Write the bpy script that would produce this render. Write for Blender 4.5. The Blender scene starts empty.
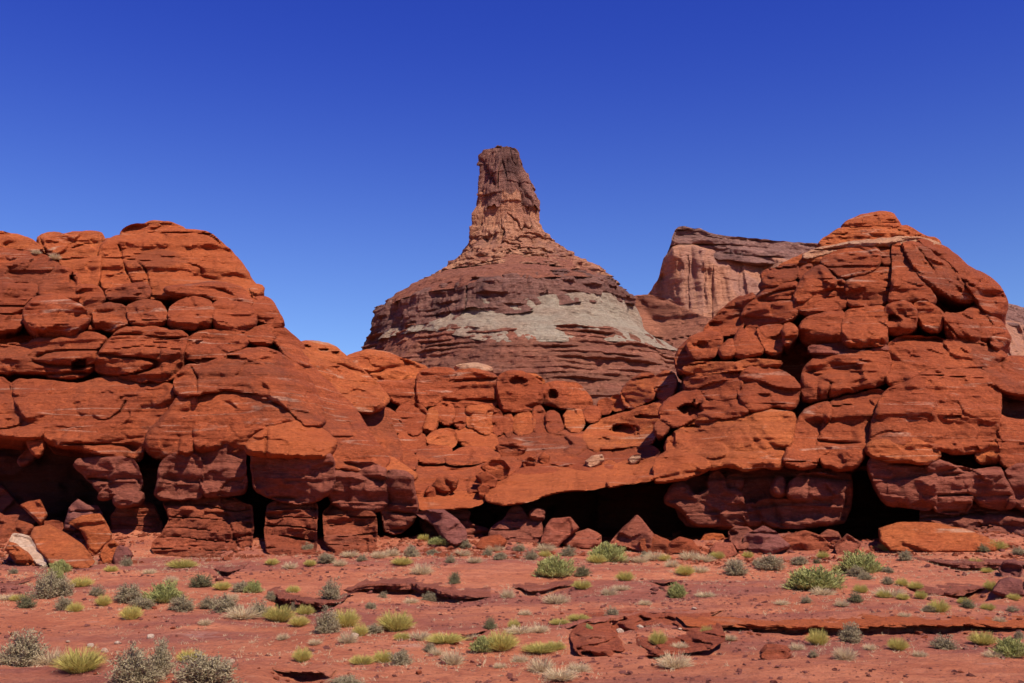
import bpy, math, random
import numpy as np

# ------------------------------------------------------------------ camera, sky, sun, exposure
C = bpy.context.scene.collection
SC = bpy.context.scene
W, H, F = 1024, 683, 1000.0          # picture size and focal length, in pixels
CAMZ = 2.8                           # eye height above the wash
HORIZON = 500.0                      # picture row of the true horizon
PITCH = math.atan((HORIZON - H / 2) / F)
cam = bpy.data.cameras.new('camera')
cam.sensor_width = 36.0
cam.lens = 36.0 * F / W
cam.clip_start = 0.1
cam.clip_end = 20000
camo = bpy.data.objects.new('camera', cam)
C.objects.link(camo)
camo.location = (0, 0, CAMZ)
camo.rotation_euler = (math.pi / 2 + PITCH, 0, 0)
SC.camera = camo

SUN_EL = math.radians(51)
SUN_AZ = math.radians(36)            # to the right of straight behind the camera
SUNV = np.array([math.cos(SUN_EL) * math.sin(SUN_AZ), -math.cos(SUN_EL) * math.cos(SUN_AZ), math.sin(SUN_EL)])

world = bpy.data.worlds.new('World')
SC.world = world
world.use_nodes = True
wn = world.node_tree.nodes
wl = world.node_tree.links
bg = wn['Background']
sky = wn.new('ShaderNodeTexSky')
sky.sky_type = 'NISHITA'
sky.sun_disc = False
sky.sun_elevation = SUN_EL
sky.sun_rotation = math.atan2(SUNV[0], SUNV[1])
sky.altitude = 1500
sky.air_density = 1.0
sky.dust_density = 0.0
sky.ozone_density = 3.0
tc = wn.new('ShaderNodeTexCoord')
sep = wn.new('ShaderNodeSeparateXYZ')
wl.new(tc.outputs['Generated'], sep.inputs[0])
mr = wn.new('ShaderNodeMapRange')
mr.interpolation_type = 'SMOOTHSTEP'
mr.inputs[1].default_value, mr.inputs[2].default_value = 0.03, 0.50
wl.new(sep.outputs['Z'], mr.inputs[0])
grade = wn.new('ShaderNodeMix')                        # polarised desert sky: pale blue low down, deep blue overhead
grade.data_type = 'RGBA'
grade.inputs[6].default_value = (0.98, 1.16, 1.42, 1)
grade.inputs[7].default_value = (0.29, 0.43, 1.60, 1)
wl.new(mr.outputs[0], grade.inputs[0])
tint = wn.new('ShaderNodeMix')
tint.data_type = 'RGBA'
tint.blend_type = 'MULTIPLY'
tint.clamp_result = False
tint.inputs[0].default_value = 1.0
wl.new(sky.outputs[0], tint.inputs[6])
wl.new(grade.outputs[2], tint.inputs[7])
wl.new(tint.outputs[2], bg.inputs[0])
bg.inputs[1].default_value = 0.068

sl = bpy.data.lights.new('sun', 'SUN')
sl.energy = 5.0
sl.angle = math.radians(0.5)
sl.color = (1.0, 0.94, 0.85)
so = bpy.data.objects.new('sun', sl)
C.objects.link(so)
so.location = (30, -30, 60)
from mathutils import Vector
so.rotation_euler = Vector(tuple(SUNV)).to_track_quat('Z', 'Y').to_euler()

SC.view_settings.view_transform = 'Standard'
SC.view_settings.look = 'None'
SC.view_settings.exposure = 0.48
SC.view_settings.gamma = 1.0
SC.view_settings.use_curve_mapping = False
SC.cycles.max_bounces = 5
SC.cycles.diffuse_bounces = 3

# ------------------------------------------------------------------ numeric helpers
def unproj(px, row, Y):
    """pixel (px,row) at world depth Y -> world points"""
    px = np.asarray(px, float); row = np.asarray(row, float); Y = np.asarray(Y, float)
    u = (px - W / 2) / F
    v = (H / 2 - row) / F
    c, s = math.cos(PITCH), math.sin(PITCH)
    dx, dy, dz = u, c - v * s, s + v * c
    t = Y / dy
    return np.stack([dx * t, Y + 0 * t, CAMZ + dz * t], -1)

def _hash(ix, iy, iz, seed):
    h = (ix.astype(np.int64) * 374761393 + iy.astype(np.int64) * 668265263 + iz.astype(np.int64) * 2147483647 + seed * 974711) & 0x7fffffff
    h = ((h ^ (h >> 13)) * 1274126177) & 0x7fffffff
    h = ((h ^ (h >> 15)) * 668265263) & 0x7fffffff
    return ((h ^ (h >> 16)) & 0xffffff) / float(0xffffff)

def vnoise(p, seed=0):
    """value noise in [-1,1] at points p (n,3)"""
    f = np.floor(p)
    t = p - f
    t = t * t * t * (t * (t * 6 - 15) + 10)
    ix, iy, iz = f[:, 0], f[:, 1], f[:, 2]
    r = 0
    for dx in (0, 1):
        wx = t[:, 0] if dx else 1 - t[:, 0]
        for dy in (0, 1):
            wy = t[:, 1] if dy else 1 - t[:, 1]
            for dz in (0, 1):
                wz = t[:, 2] if dz else 1 - t[:, 2]
                r = r + wx * wy * wz * _hash(ix + dx, iy + dy, iz + dz, seed)
    return r * 2 - 1

def fbm(p, octv=4, seed=0, gain=0.5, lac=2.03):
    a, r, tot = 1.0, 0, 0
    q = np.array(p, float)
    for k in range(octv):
        r = r + a * vnoise(q + 17.3 * k, seed + k * 31)
        tot += a
        a *= gain
        q = q * lac
    return r / tot

def sstep(a, b, x):
    t = np.clip((x - a) / (b - a), 0, 1)
    return t * t * (3 - 2 * t)

class RBF:
    """thin-plate depth map over picture points"""
    def __init__(self, pts, k=1.0, pivot=37.0):
        P = np.array(pts, float)
        self.c = P[:, :2] / 100
        y = pivot + (P[:, 2] - pivot) * k
        n = len(P)
        A = self._phi(np.linalg.norm(self.c[:, None] - self.c[None], axis=-1)) + np.eye(n) * 0.02
        Q = np.concatenate([np.ones((n, 1)), self.c], 1)
        M = np.block([[A, Q], [Q.T, np.zeros((3, 3))]])
        s = np.linalg.solve(M, np.concatenate([y, np.zeros(3)]))
        self.w, self.a = s[:n], s[n:]
    @staticmethod
    def _phi(r):
        return np.where(r > 1e-9, r * r * np.log(r + 1e-12), 0)
    def __call__(self, px, row):
        q = np.stack([np.ravel(px), np.ravel(row)], -1) / 100
        d = np.linalg.norm(q[:, None] - self.c[None], axis=-1)
        return (self._phi(d) @ self.w + self.a[0] + q @ self.a[1:]).reshape(np.shape(px))

def chaikin(P, it=2):
    P = np.array(P, float)
    for _ in range(it):
        Q = np.roll(P, -1, 0)
        P = np.stack([0.75 * P + 0.25 * Q, 0.25 * P + 0.75 * Q], 1).reshape(-1, 2)
    return P

def inside(px, py, P):
    r = np.zeros(px.shape, bool)
    Q = np.roll(P, -1, 0)
    for (x0, y0), (x1, y1) in zip(P, Q):
        if y0 == y1:
            continue
        c = ((y0 > py) != (y1 > py)) & (px < (x1 - x0) * (py - y0) / (y1 - y0) + x0)
        r ^= c
    return r

def seg_dist(px, py, A, B):
    """distance from points to segments A-B; returns dist, index, nearest point"""
    best = np.full(px.shape, 1e9); bi = np.zeros(px.shape, int)
    nx = np.zeros(px.shape); ny = np.zeros(px.shape)
    for i, ((x0, y0), (x1, y1)) in enumerate(zip(A, B)):
        dx, dy = x1 - x0, y1 - y0
        L = dx * dx + dy * dy + 1e-12
        t = np.clip(((px - x0) * dx + (py - y0) * dy) / L, 0, 1)
        qx, qy = x0 + t * dx, y0 + t * dy
        d = np.hypot(px - qx, py - qy)
        m = d < best
        best[m] = d[m]; bi[m] = i; nx[m] = qx[m]; ny[m] = qy[m]
    return best, bi, nx, ny

# ------------------------------------------------------------------ objects
def link(o, parent=None):
    C.objects.link(o)
    if parent is not None:
        o.parent = parent
    return o

def mesh_from(name, verts, faces, mat, parent=None, loc=(0, 0, 0), smooth=True, sharp=48):
    me = bpy.data.meshes.new(name)
    v = np.asarray(verts, float)
    org = np.array(loc, float)
    if parent is not None:
        org = np.array(parent['_org'])
    me.from_pydata((v - org).tolist(), [], faces)
    me.materials.append(mat)
    if smooth:
        me.polygons.foreach_set('use_smooth', [True] * len(me.polygons))
        if sharp:
            me.set_sharp_from_angle(angle=math.radians(sharp))
    me.update()
    o = bpy.data.objects.new(name, me)
    link(o, parent)
    if parent is None:
        o.location = loc
    return o

def thing(name, label, cat, loc, group=None):
    o = bpy.data.objects.new(name, None)
    o.empty_display_size = 0.5
    o.location = tuple(float(q) for q in loc)
    o['_org'] = [float(q) for q in loc]
    link(o)
    return tag(o, label, cat, group)

def tag(o, label, cat, group=None, kind=None):
    if label: o['label'] = label
    if cat: o['category'] = cat
    if group: o['group'] = group
    if kind: o['kind'] = kind
    return o

# ------------------------------------------------------------------ materials
def nd(nt, t, **kw):
    n = nt.nodes.new(t)
    for k, v in kw.items():
        setattr(n, k, v)
    return n

class MatB:
    """small node-tree builder on world position"""
    def __init__(self, name, rough=0.9, spec=0.15):
        self.m = bpy.data.materials.new(name)
        self.m.use_nodes = True
        self.nt = self.m.node_tree
        self.b = self.nt.nodes['Principled BSDF']
        self.b.inputs['Roughness'].default_value = rough
        self.b.inputs['Specular IOR Level'].default_value = spec
        self.pos = nd(self.nt, 'ShaderNodeNewGeometry').outputs['Position']
    def l(self, a, b):
        self.nt.links.new(a, b)
    def scaled(self, sx, sy, sz, src=None):
        n = nd(self.nt, 'ShaderNodeVectorMath', operation='MULTIPLY')
        self.l(src or self.pos, n.inputs[0])
        n.inputs[1].default_value = (sx, sy, sz)
        return n.outputs[0]
    def noise(self, vec, scale=1.0, detail=5, rough=0.55, dist=0.0):
        n = nd(self.nt, 'ShaderNodeTexNoise')
        n.inputs['Scale'].default_value = scale
        n.inputs['Detail'].default_value = detail
        n.inputs['Roughness'].default_value = rough
        n.inputs['Distortion'].default_value = dist
        self.l(vec, n.inputs['Vector'])
        return n.outputs['Fac']
    def ramp(self, fac, lo, hi, a=0.0, b=1.0):
        n = nd(self.nt, 'ShaderNodeMapRange', interpolation_type='SMOOTHSTEP')
        self.l(fac, n.inputs[0])
        n.inputs[1].default_value, n.inputs[2].default_value = lo, hi
        n.inputs[3].default_value, n.inputs[4].default_value = a, b
        return n.outputs[0]
    def mul(self, a, b, op='MULTIPLY'):
        n = nd(self.nt, 'ShaderNodeMath', operation=op)
        for i, q in enumerate((a, b)):
            if isinstance(q, (int, float)): n.inputs[i].default_value = q
            else: self.l(q, n.inputs[i])
        return n.outputs[0]
    def mix(self, fac, a, b, mode='MIX'):
        n = nd(self.nt, 'ShaderNodeMix', data_type='RGBA', blend_type=mode)
        if isinstance(fac, (int, float)): n.inputs[0].default_value = fac
        else: self.l(fac, n.inputs[0])
        for i, q in ((6, a), (7, b)):
            if isinstance(q, tuple): n.inputs[i].default_value = (*q, 1)
            else: self.l(q, n.inputs[i])
        return n.outputs[2]
    def bump(self, h, strength, dist, prev=None):
        n = nd(self.nt, 'ShaderNodeBump')
        n.inputs['Strength'].default_value = strength
        n.inputs['Distance'].default_value = dist
        self.l(h, n.inputs['Height'])
        if prev is not None: self.l(prev, n.inputs['Normal'])
        return n.outputs[0]
    def done(self, col, normal=None):
        self.l(col, self.b.inputs['Base Color'])
        if normal is not None: self.l(normal, self.b.inputs['Normal'])
        return self.m

def sandstone(name, base, dark, light, s=1.0, streak=0.6, varnish=0.5, vcol=(0.11, 0.036, 0.022), bump=1.0, bed=0.5, vert=0.0, speck=0.5, stain=None):
    """bedded rock; s = size of its features in units of the near cliffs"""
    M = MatB(name)
    k = 1.0 / s
    n1 = M.noise(M.scaled(.45 * k, .45 * k, .7 * k), 1, 6, .6)
    c = M.mix(M.ramp(n1, .34, .66), base, dark)
    # thin bedding: soft tone changes along the layers
    wz = M.noise(M.scaled(.10 * k, .10 * k, 2.4 * k), 1, 5, .6, .4)
    tone = M.ramp(wz, .35, .68)
    c = M.mix(M.mul(tone, bed), c, tuple(q * .58 for q in base))
    fine = M.noise(M.scaled(.35 * k, .35 * k, 9.0 * k), 1, 4, .6, .3)
    c = M.mix(M.mul(M.ramp(fine, .52, .66), .34), c, tuple(q * .70 for q in dark))
    # pale bleached seams
    if streak > 0:
        ws = M.noise(M.scaled(.06 * k, .06 * k, 1.1 * k), 1, 3, .5, .25)
        w2 = M.noise(M.scaled(.42 * k, .42 * k, 1.1 * k), 1, 5, .65)
        seam = M.mul(M.ramp(ws, .595, .607), M.ramp(ws, .627, .615))
        seam2 = M.mul(M.ramp(ws, .438, .448), M.ramp(ws, .462, .452))
        seam = M.mul(M.mul(seam, seam2, 'MAXIMUM'), M.ramp(w2, .47, .60))
        c = M.mix(M.mul(seam, streak), c, light)
    # small pale and dark specks
    if speck > 0:
        sp = M.noise(M.scaled(3.0 * k, 3.0 * k, 6.5 * k), 1, 3, .6)
        c = M.mix(M.mul(M.ramp(sp, .66, .74), .45 * speck), c, light)
        sp2 = M.noise(M.scaled(2.2 * k, 2.2 * k, 5.0 * k, ), 1.3, 4, .6)
        c = M.mix(M.mul(M.ramp(sp2, .60, .72), .6 * speck), c, tuple(q * .45 for q in base))
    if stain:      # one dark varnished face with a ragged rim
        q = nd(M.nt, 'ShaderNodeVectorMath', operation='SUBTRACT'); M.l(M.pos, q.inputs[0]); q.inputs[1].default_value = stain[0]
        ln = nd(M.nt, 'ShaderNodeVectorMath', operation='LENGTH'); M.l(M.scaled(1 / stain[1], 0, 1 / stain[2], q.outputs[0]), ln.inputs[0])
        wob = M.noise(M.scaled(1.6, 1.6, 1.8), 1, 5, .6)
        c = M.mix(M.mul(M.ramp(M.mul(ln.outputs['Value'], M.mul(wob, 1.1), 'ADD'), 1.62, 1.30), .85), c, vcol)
    gr = M.noise(M.scaled(6.5 * k, 6.5 * k, 10 * k), 1, 4, .75)
    c = M.mix(M.ramp(gr, .30, .70, .55, 0), c, tuple(q * .50 for q in dark))
    c = M.mix(M.ramp(gr, .52, .78, 0, .45), c, tuple(min(.8, q * 1.25 + .02) for q in base))
    # desert varnish
    if varnish > 0:
        v1 = M.noise(M.scaled(.20 * k, .20 * k, .30 * k), 1, 8, .66, .6)
        c = M.mix(M.mul(M.ramp(v1, .49, .62), varnish), c, vcol)
    if vert > 0:
        vs = M.noise(M.scaled(.75 * k, .75 * k, .08 * k), 1, 5, .65, .2)
        c = M.mix(M.mul(M.ramp(vs, .48, .64), vert), c, vcol)
    # every block a little lighter or darker than the next
    oi = nd(M.nt, 'ShaderNodeObjectInfo').outputs['Random']
    c = M.mix(M.ramp(oi, .35, 1, 0, .5), c, tuple(q * .85 for q in dark))
    h1 = M.noise(M.scaled(2.4 * k, 2.4 * k, 6.5 * k), 1, 9, .74)
    h2 = M.noise(M.scaled(.5 * k, .5 * k, 7.0 * k), 1, 6, .6, .3)
    nb = M.bump(h1, 1.0 * bump, .30 * s)
    nb = M.bump(h2, .8 * bump, .22 * s, nb)
    return M.done(c, nb)

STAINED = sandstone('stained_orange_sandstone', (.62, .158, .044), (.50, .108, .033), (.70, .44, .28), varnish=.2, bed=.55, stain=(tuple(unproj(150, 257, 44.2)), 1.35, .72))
RED = sandstone('red_sandstone', (.53, .118, .037), (.36, .072, .025), (.70, .42, .28), varnish=.40)
ORANGE = sandstone('orange_sandstone', (.62, .158, .044), (.50, .108, .033), (.70, .44, .28), varnish=.14, bed=.55)
VARNISH = sandstone('varnished_sandstone', (.20, .046, .021), (.11, .030, .018), (.40, .20, .13), varnish=.5, vcol=(.085, .028, .018))
MAROON = sandstone('maroon_siltstone', (.43, .124, .070), (.32, .084, .048), (.45, .24, .19), varnish=.35, vert=.35, streak=.15)
SHALE = sandstone('laminated_shale', (.48, .115, .046), (.33, .072, .032), (.55, .28, .18), varnish=.15, bed=.8, streak=.1)
BROWN = sandstone('brown_red_sandstone', (.50, .140, .072), (.37, .092, .048), (.62, .36, .26), varnish=.25, streak=.2)
SHADE_ROCK = sandstone('shade_darkened_rock', (.20, .055, .030), (.12, .036, .020), (.2, .1, .07), varnish=.4, streak=0)  # recess and hollow backs: their deep shade is painted into a darkened rock colour
PURPLE = sandstone('purple_siltstone', (.36, .118, .084), (.28, .084, .060), (.45, .26, .22), varnish=.25, streak=.2)
PALE = sandstone('pale_sandstone', (.66, .37, .22), (.60, .26, .13), (.75, .58, .46), varnish=.05, bed=.4)
WHITEROCK = sandstone('bleached_sandstone', (.80, .57, .41), (.76, .45, .28), (.78, .66, .56), varnish=.03, bed=.3)

# ------------------------------------------------------------------ ground
LEDGES = [   # lip line in picture points, drop in m, overhang in m
    ([(343, 589.5), (360, 584), (382, 581.5), (410, 584), (440, 589), (465, 593), (490, 594.5)], .30, .55),
    ([(273, 669), (300, 672), (331, 678)], .17, .40),
    ([(566, 628), (580, 622), (600, 618), (622, 614), (645, 611), (680, 613), (705, 611), (724, 609)], .34, .50),
    ([(686, 626), (730, 625), (764, 625), (802, 625), (866, 627.6), (932, 629), (967, 626), (1010, 626), (1060, 629)], .20, .45),
    ([(513, 586), (527, 588.5), (545, 586), (575, 583.5)], .16, .35),
    ([(450, 634.5), (470, 633), (487, 630)], .14, .30),
    ([(213, 569), (226, 571), (243, 567)], .20, .40),
    ([(652, 583), (664, 584), (678, 582)], .12, .30),
    ([(905, 587), (930, 592), (958, 592), (985, 588)], .30, .50),
    ([(920, 561), (958, 566), (1000, 564), (1050, 566)], .25, .45),
    ([(268, 590), (280, 595), (296, 600), (322, 603), (345, 599)], .30, .50),
    ([(-30, 580), (-5, 583), (12, 583), (22, 577)], .35, .60),
]
_gy = np.array([-3000, -50, 0, 8, 13, 15.5, 20, 25, 30, 38, 45, 60, 120, 20000.])
_gz = np.array([1.2, 1.2, 1.1, .45, -.06, -.04, .16, .39, .66, 1.0, 1.3, 1.6, 2.0, 2.0])
MOUNDS = [   # x, y, radius x, radius y, height: rubble slopes against the cliffs and low swells
    (-17.0, 38.2, 3.4, 2.6, .55), (-13.6, 38.0, 2.4, 1.8, .60), (-20.5, 38.0, 2.5, 3.0, .6), (-9.4, 37.2, 3.4, 1.2, .42),
    (-5.6, 37.4, 1.4, 1.3, .38), (-2.4, 37.6, 2.2, 1.8, .50), (.8, 37.6, 1.6, 1.4, .30), (6.0, 37.6, 2.0, 1.1, .28), (10.2, 38.2, 2.6, 1.5, .50),
    (17.5, 37.6, 4.0, 1.8, .55), (14.5, 33.5, 4.0, 1.6, .16), (-4.5, 32.5, 5.0, 1.8, .22), (2.8, 21.6, 2.4, 1.2, .14), (-9, 19.5, 4, 2.0, -.14), (7.5, 24.5, 6, 1.0, .12),
]
def ground0(x, y):
    x = np.asarray(x, float); y = np.asarray(y, float)
    z = np.interp(y, _gy, _gz)
    for mx, my, rx, ry, h in MOUNDS:
        z = z + h * np.exp(-((x - mx) / rx) ** 2 - ((y - my) / ry) ** 2)
    return z
def ray_ground(px, row, fn=None):
    """where the line of sight through a picture point meets the ground"""
    fn = fn or ground0
    Y = np.linspace(6, 60, 2200)
    P = unproj(np.full_like(Y, px), np.full_like(Y, row), Y)
    g = P[:, 2] - fn(P[:, 0], P[:, 1])
    k = np.where(g <= 0)[0]
    i = k[0] if len(k) else len(Y) - 1
    return P[i]
LINES = []
for pts, drop, over in LEDGES:
    w = np.array([ray_ground(a, b)[:2] for a, b in pts])
    # resample and roughen the lip
    seg = np.r_[0, np.cumsum(np.linalg.norm(np.diff(w, axis=0), axis=1))]
    n = max(12, int(seg[-1] / .06))
    s = np.linspace(0, seg[-1], n)
    lx, ly = np.interp(s, seg, w[:, 0]), np.interp(s, seg, w[:, 1])
    q = np.stack([s * 1.1 + w[0, 0], 0 * s, 0 * s], -1)
    ly = ly + .18 * fbm(q, 4, 5) + .05 * np.round(2 * vnoise(q * 2.1, 8))
    env = np.clip(np.minimum(s, seg[-1] - s) / (.28 * seg[-1] + .1), 0, 1) ** .7
    LINES.append((lx, ly, env, drop, over))
def ground(x, y, cut=True):
    x = np.asarray(x, float); y = np.asarray(y, float)
    sh = x.shape
    x = x.ravel(); y = y.ravel()
    z = ground0(x, y)
    near = (np.abs(x) < 60) & (y > 5) & (y < 60)
    q = np.stack([x, y, 0 * x], -1)
    qn = q[near]
    amp = np.zeros_like(x); amp[near] = 1
    d = .15 * fbm(qn * np.array([.22, .42, 1]), 3, 3) * sstep(9, 14, qn[:, 1]) + .035 * fbm(qn * np.array([1.1, 1.8, 1]), 4, 9)
    # low bedding steps that follow the contour
    st = fbm(qn * np.array([.16, .5, 1]), 4, 21) * 7
    d += .02 * (np.floor(st) + sstep(.75, 1.0, st - np.floor(st))) - .02 * st
    d += .016 * fbm(qn * np.array([3.2, 4.5, 1]), 4, 41) + .05 * sstep(.15, .6, fbm(qn * np.array([.9, 1.6, 1]), 3, 43)) * fbm(qn * np.array([4, 6, 1]), 3, 44)
    z[near] += d
    for lx, ly, env, drop, over in (LINES if cut else ()):
        m = (x > lx[0]) & (x < lx[-1]) & (y > ly.min() - 5) & (y < ly.max() + over + .3)
        if not m.any():
            continue
        yl = np.interp(x[m], lx, ly); e = np.interp(x[m], lx, env)
        s = y[m] - yl                     # > 0 behind the lip
        dz = np.where(s > over, 0, drop * e)
        dz = np.where(s < 0, drop * e * np.exp(-(-s / 1.6) ** 1.3), dz)
        z[m] -= dz * (1 - sstep(over - .06, over + .03, s))
    return z.reshape(sh)

def axis(fine, lo, hi, step, far, grow=1.22):
    a = list(np.arange(lo, hi + 1e-6, step))
    s = step
    while a[-1] < far:
        s *= grow; a.append(a[-1] + s)
    s = step
    while a[0] > -far:
        s *= grow; a.insert(0, a[0] - s)
    return np.array(a)
gx = axis(0, -24, 24, .085, 9000)
gyv = axis(0, 11.5, 42, .075, 9000)
GX, GY = np.meshgrid(gx, gyv)
GZ = ground(GX, GY)
nxg, nyg = len(gx), len(gyv)
idx = np.arange(nxg * nyg).reshape(nyg, nxg)
gf = np.stack([idx[:-1, :-1], idx[:-1, 1:], idx[1:, 1:], idx[1:, :-1]], -1).reshape(-1, 4).tolist()

def dirt():
    M = MatB('red_dirt')
    P = M.pos
    n1 = M.noise(M.scaled(.35, .6, .6), 1, 6, .6)
    c = M.mix(M.ramp(n1, .36, .64), (.60, .200, .096), (.48, .140, .064))
    # purple siltstone pavement showing through in patches
    n2 = M.noise(M.scaled(.11, .30, .3), 1, 5, .6, .3)
    c = M.mix(M.mul(M.ramp(n2, .47, .60), .8), c, (.29, .090, .064))
    # orange blown sand
    n5 = M.noise(M.scaled(.2, .45, .3), 1.7, 4, .5)
    c = M.mix(M.mul(M.ramp(n5, .56, .66), .6), c, (.52, .165, .085))
    # pale salty scree
    n3 = M.noise(M.scaled(.28, .9, .6), 1.3, 6, .65)
    c = M.mix(M.mul(M.ramp(n3, .63, .72), .55), c, (.50, .30, .24))
    # pebble speckle
    n4 = M.noise(M.scaled(9, 11, 9), 1, 4, .7)
    c = M.mix(M.mul(M.ramp(n4, .54, .66), .6), c, (.20, .065, .047))
    n6 = M.noise(M.scaled(13, 15, 13), 1, 3, .7)
    c = M.mix(M.mul(M.ramp(n6, .60, .72), .6), c, (.60, .30, .20))
    n7 = M.noise(M.scaled(1.6, 3.2, 2), 1, 6, .75)
    c = M.mix(M.ramp(n7, .32, .55, .7, 0), c, (.34, .088, .048))
    c = M.mix(M.ramp(n7, .54, .72, 0, .7), c, (.53, .20, .115))
    b = M.bump(M.noise(M.scaled(2.5, 4, 3), 1, 9, .74), 1.0, .24)
    b = M.bump(M.noise(M.scaled(16, 18, 16), 1, 5, .7), .5, .03, b)
    return M.done(c, b)
DIRT = dirt()
PAVE = sandstone('purple_pavement', (.36, .108, .068), (.42, .118, .064), (.50, .28, .22), varnish=.35, streak=.2, bed=.4, bump=1.2, vcol=(.20, .062, .050))
go = mesh_from('ground', np.stack([GX.ravel(), GY.ravel(), GZ.ravel()], -1), gf, DIRT, sharp=None)
go['kind'] = 'structure'

# ------------------------------------------------------------------ rock builder
RK, BK = .52, .46
def rock(name, poly, Y, mat, parent=None, dy=0.0, R=6.0, bulge=.40, thick=3.0, tilt=0.0, step=1.35, rough=1.0,
         bed=1.0, lam=0.0, lamp=.34, pits=(), cracks=(), flute=0.0, smooth=1, jit=1.0, s=1.0, seed=0, back=None, topR=1.5, grow=.9, facet=1.0, yaw=None, under=(4.5, .30), crackd=.30):
    """a block of rock: outline in picture points at real depth, a weathered front and real thickness behind.
    s scales the roughness for far rocks (s=1 at about 40 m)"""
    P = chaikin(poly, smooth)
    rng = np.random.default_rng(seed * 7 + len(poly))
    R = R * RK; bulge = bulge * BK
    # roughen the outline
    sg = np.linalg.norm(np.roll(P, -1, 0) - P, axis=1)
    nseg = np.maximum(1, (sg / 2.2).astype(int))
    Q = []
    for i in range(len(P)):
        a, b = P[i], P[(i + 1) % len(P)]
        for t in range(nseg[i]):
            Q.append(a + (b - a) * t / nseg[i])
    P = np.array(Q)
    q3 = np.c_[P / 9.0, np.full(len(P), seed * 1.7)]
    P = P + jit * np.stack([fbm(q3, 3, 101 + seed), fbm(q3, 3, 202 + seed)], -1) * 1.6
    A, B = P, np.roll(P, -1, 0)
    area = .5 * np.sum(A[:, 0] * B[:, 1] - B[:, 0] * A[:, 1])
    nrm = np.stack([(B - A)[:, 1], -(B - A)[:, 0]], -1) * (1 if area > 0 else -1)
    nrm /= np.linalg.norm(nrm, axis=1)[:, None] + 1e-9        # outward, rows grow downward
    P = P + grow * 2.0 * (nrm + np.roll(nrm, 1, 0)) / 2             # neighbours meet and cut into each other
    A, B = P, np.roll(P, -1, 0)
    x0, y0 = P.min(0) - step; x1, y1 = P.max(0) + step
    xs = np.arange(x0, x1 + step, step); ys = np.arange(y0, y1 + step, step)
    X, Yr = np.meshgrid(xs, ys)
    # keep quads whose centre is inside, then move their rim onto the outline
    cx = (X[:-1, :-1] + X[1:, 1:]) / 2; cy = (Yr[:-1, :-1] + Yr[1:, 1:]) / 2
    keep = inside(cx.ravel(), cy.ravel(), P).reshape(cx.shape)
    nx = len(xs)
    idx = np.arange(X.size).reshape(X.shape)
    quads = np.stack([idx[:-1, :-1][keep], idx[1:, :-1][keep], idx[1:, 1:][keep], idx[:-1, 1:][keep]], -1)
    used = np.unique(quads)
    remap = -np.ones(X.size, int); remap[used] = np.arange(len(used))
    quads = remap[quads]
    px = X.ravel()[used].copy(); py = Yr.ravel()[used].copy()
    # rim edges
    e = np.concatenate([quads[:, [0, 1]], quads[:, [1, 2]], quads[:, [2, 3]], quads[:, [3, 0]]])
    key = np.sort(e, 1)
    kk = key[:, 0].astype(np.int64) * len(used) + key[:, 1]
    u, inv, cnt = np.unique(kk, return_inverse=True, return_counts=True)
    rim_e = e[cnt[inv] == 1]
    rim = np.unique(rim_e)
    d, bi, qx, qy = seg_dist(px, py, A, B)
    px[rim] = qx[rim]; py[rim] = qy[rim]
    ea = np.concatenate([e[:, 0], e[:, 1]]); eb = np.concatenate([e[:, 1], e[:, 0]])
    deg = np.bincount(ea, minlength=len(px)).astype(float)
    for _ in range(4):
        ax_ = np.bincount(ea, px[eb], len(px)) / deg; ay_ = np.bincount(ea, py[eb], len(px)) / deg
        rx = np.zeros(len(px)); ry = rx.copy(); rc = rx.copy()
        for a_, b_ in ((0, 1), (1, 0)):
            rx += np.bincount(rim_e[:, a_], px[rim_e[:, b_]], len(px)); ry += np.bincount(rim_e[:, a_], py[rim_e[:, b_]], len(px))
            rc += np.bincount(rim_e[:, a_], minlength=len(px))
        px, py = ax_, ay_
        px[rim] = rx[rim] / rc[rim]; py[rim] = ry[rim] / rc[rim]
        _, _, sx_, sy_ = seg_dist(px[rim], py[rim], A, B)
        px[rim] = sx_; py[rim] = sy_
    d, bi, qx, qy = seg_dist(px, py, A, B)
    d[rim] = 0
    # rounding radius: broad on shoulders, tight on the undersides
    up = -nrm[bi, 1]
    rr = R * np.where(up > 0, 1 + (topR - 1) * up, 1 + .35 * up)
    f = np.sqrt(np.clip(1 - (1 - np.clip(d / rr, 0, 1)) ** 2, 0, 1))
    cym = P[:, 1].mean()
    Yb = (Y(px, py) if callable(Y) else np.full(px.shape, float(Y))) + dy + tilt * (cym - py) / 25.0 * s
    yw = rng.normal(0, .13) if yaw is None else yaw
    ext = min(1.0, 30.0 / (px.max() - px.min() + 1))
    Yb = Yb + yw * ext * (px - px.mean()) / 25.0 * s
    bm = np.where(up > 0, .42 + .58 * up, .42 - .85 * up)
    bm = bm * np.clip(.8 + 1.9 * fbm(np.c_[qx / 22.0, qy / 16.0, 0 * qx + seed * .37], 2, 181), .08, 1.9)
    Yv = Yb + bulge * bm * s * (1 - f)
    if under and under[1]:
        # the underside is eaten back: how far above the lower rim is each point
        low = np.full(px.shape, -1e9)
        for (ax0, ay0), (bx0, by0) in zip(A, B):
            if ax0 > bx0: ax0, ay0, bx0, by0 = bx0, by0, ax0, ay0
            m = (px >= ax0 - .05) & (px <= bx0 + .05)
            if m.any():
                low[m] = np.maximum(low[m], ay0 + (by0 - ay0) * np.clip((px[m] - ax0) / (bx0 - ax0 + 1e-9), 0, 1))
        low = np.maximum(low, py)
        hh = under[0] * (1 + .55 * fbm(np.c_[px / 13.0, 0 * px, 0 * px + seed], 3, 191))
        Yv = Yv + under[1] * s * np.clip(1 - (low - py) / np.maximum(hh, 1.0), 0, 1) ** 1.25
    w = unproj(px, py, Yb) / s
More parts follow.
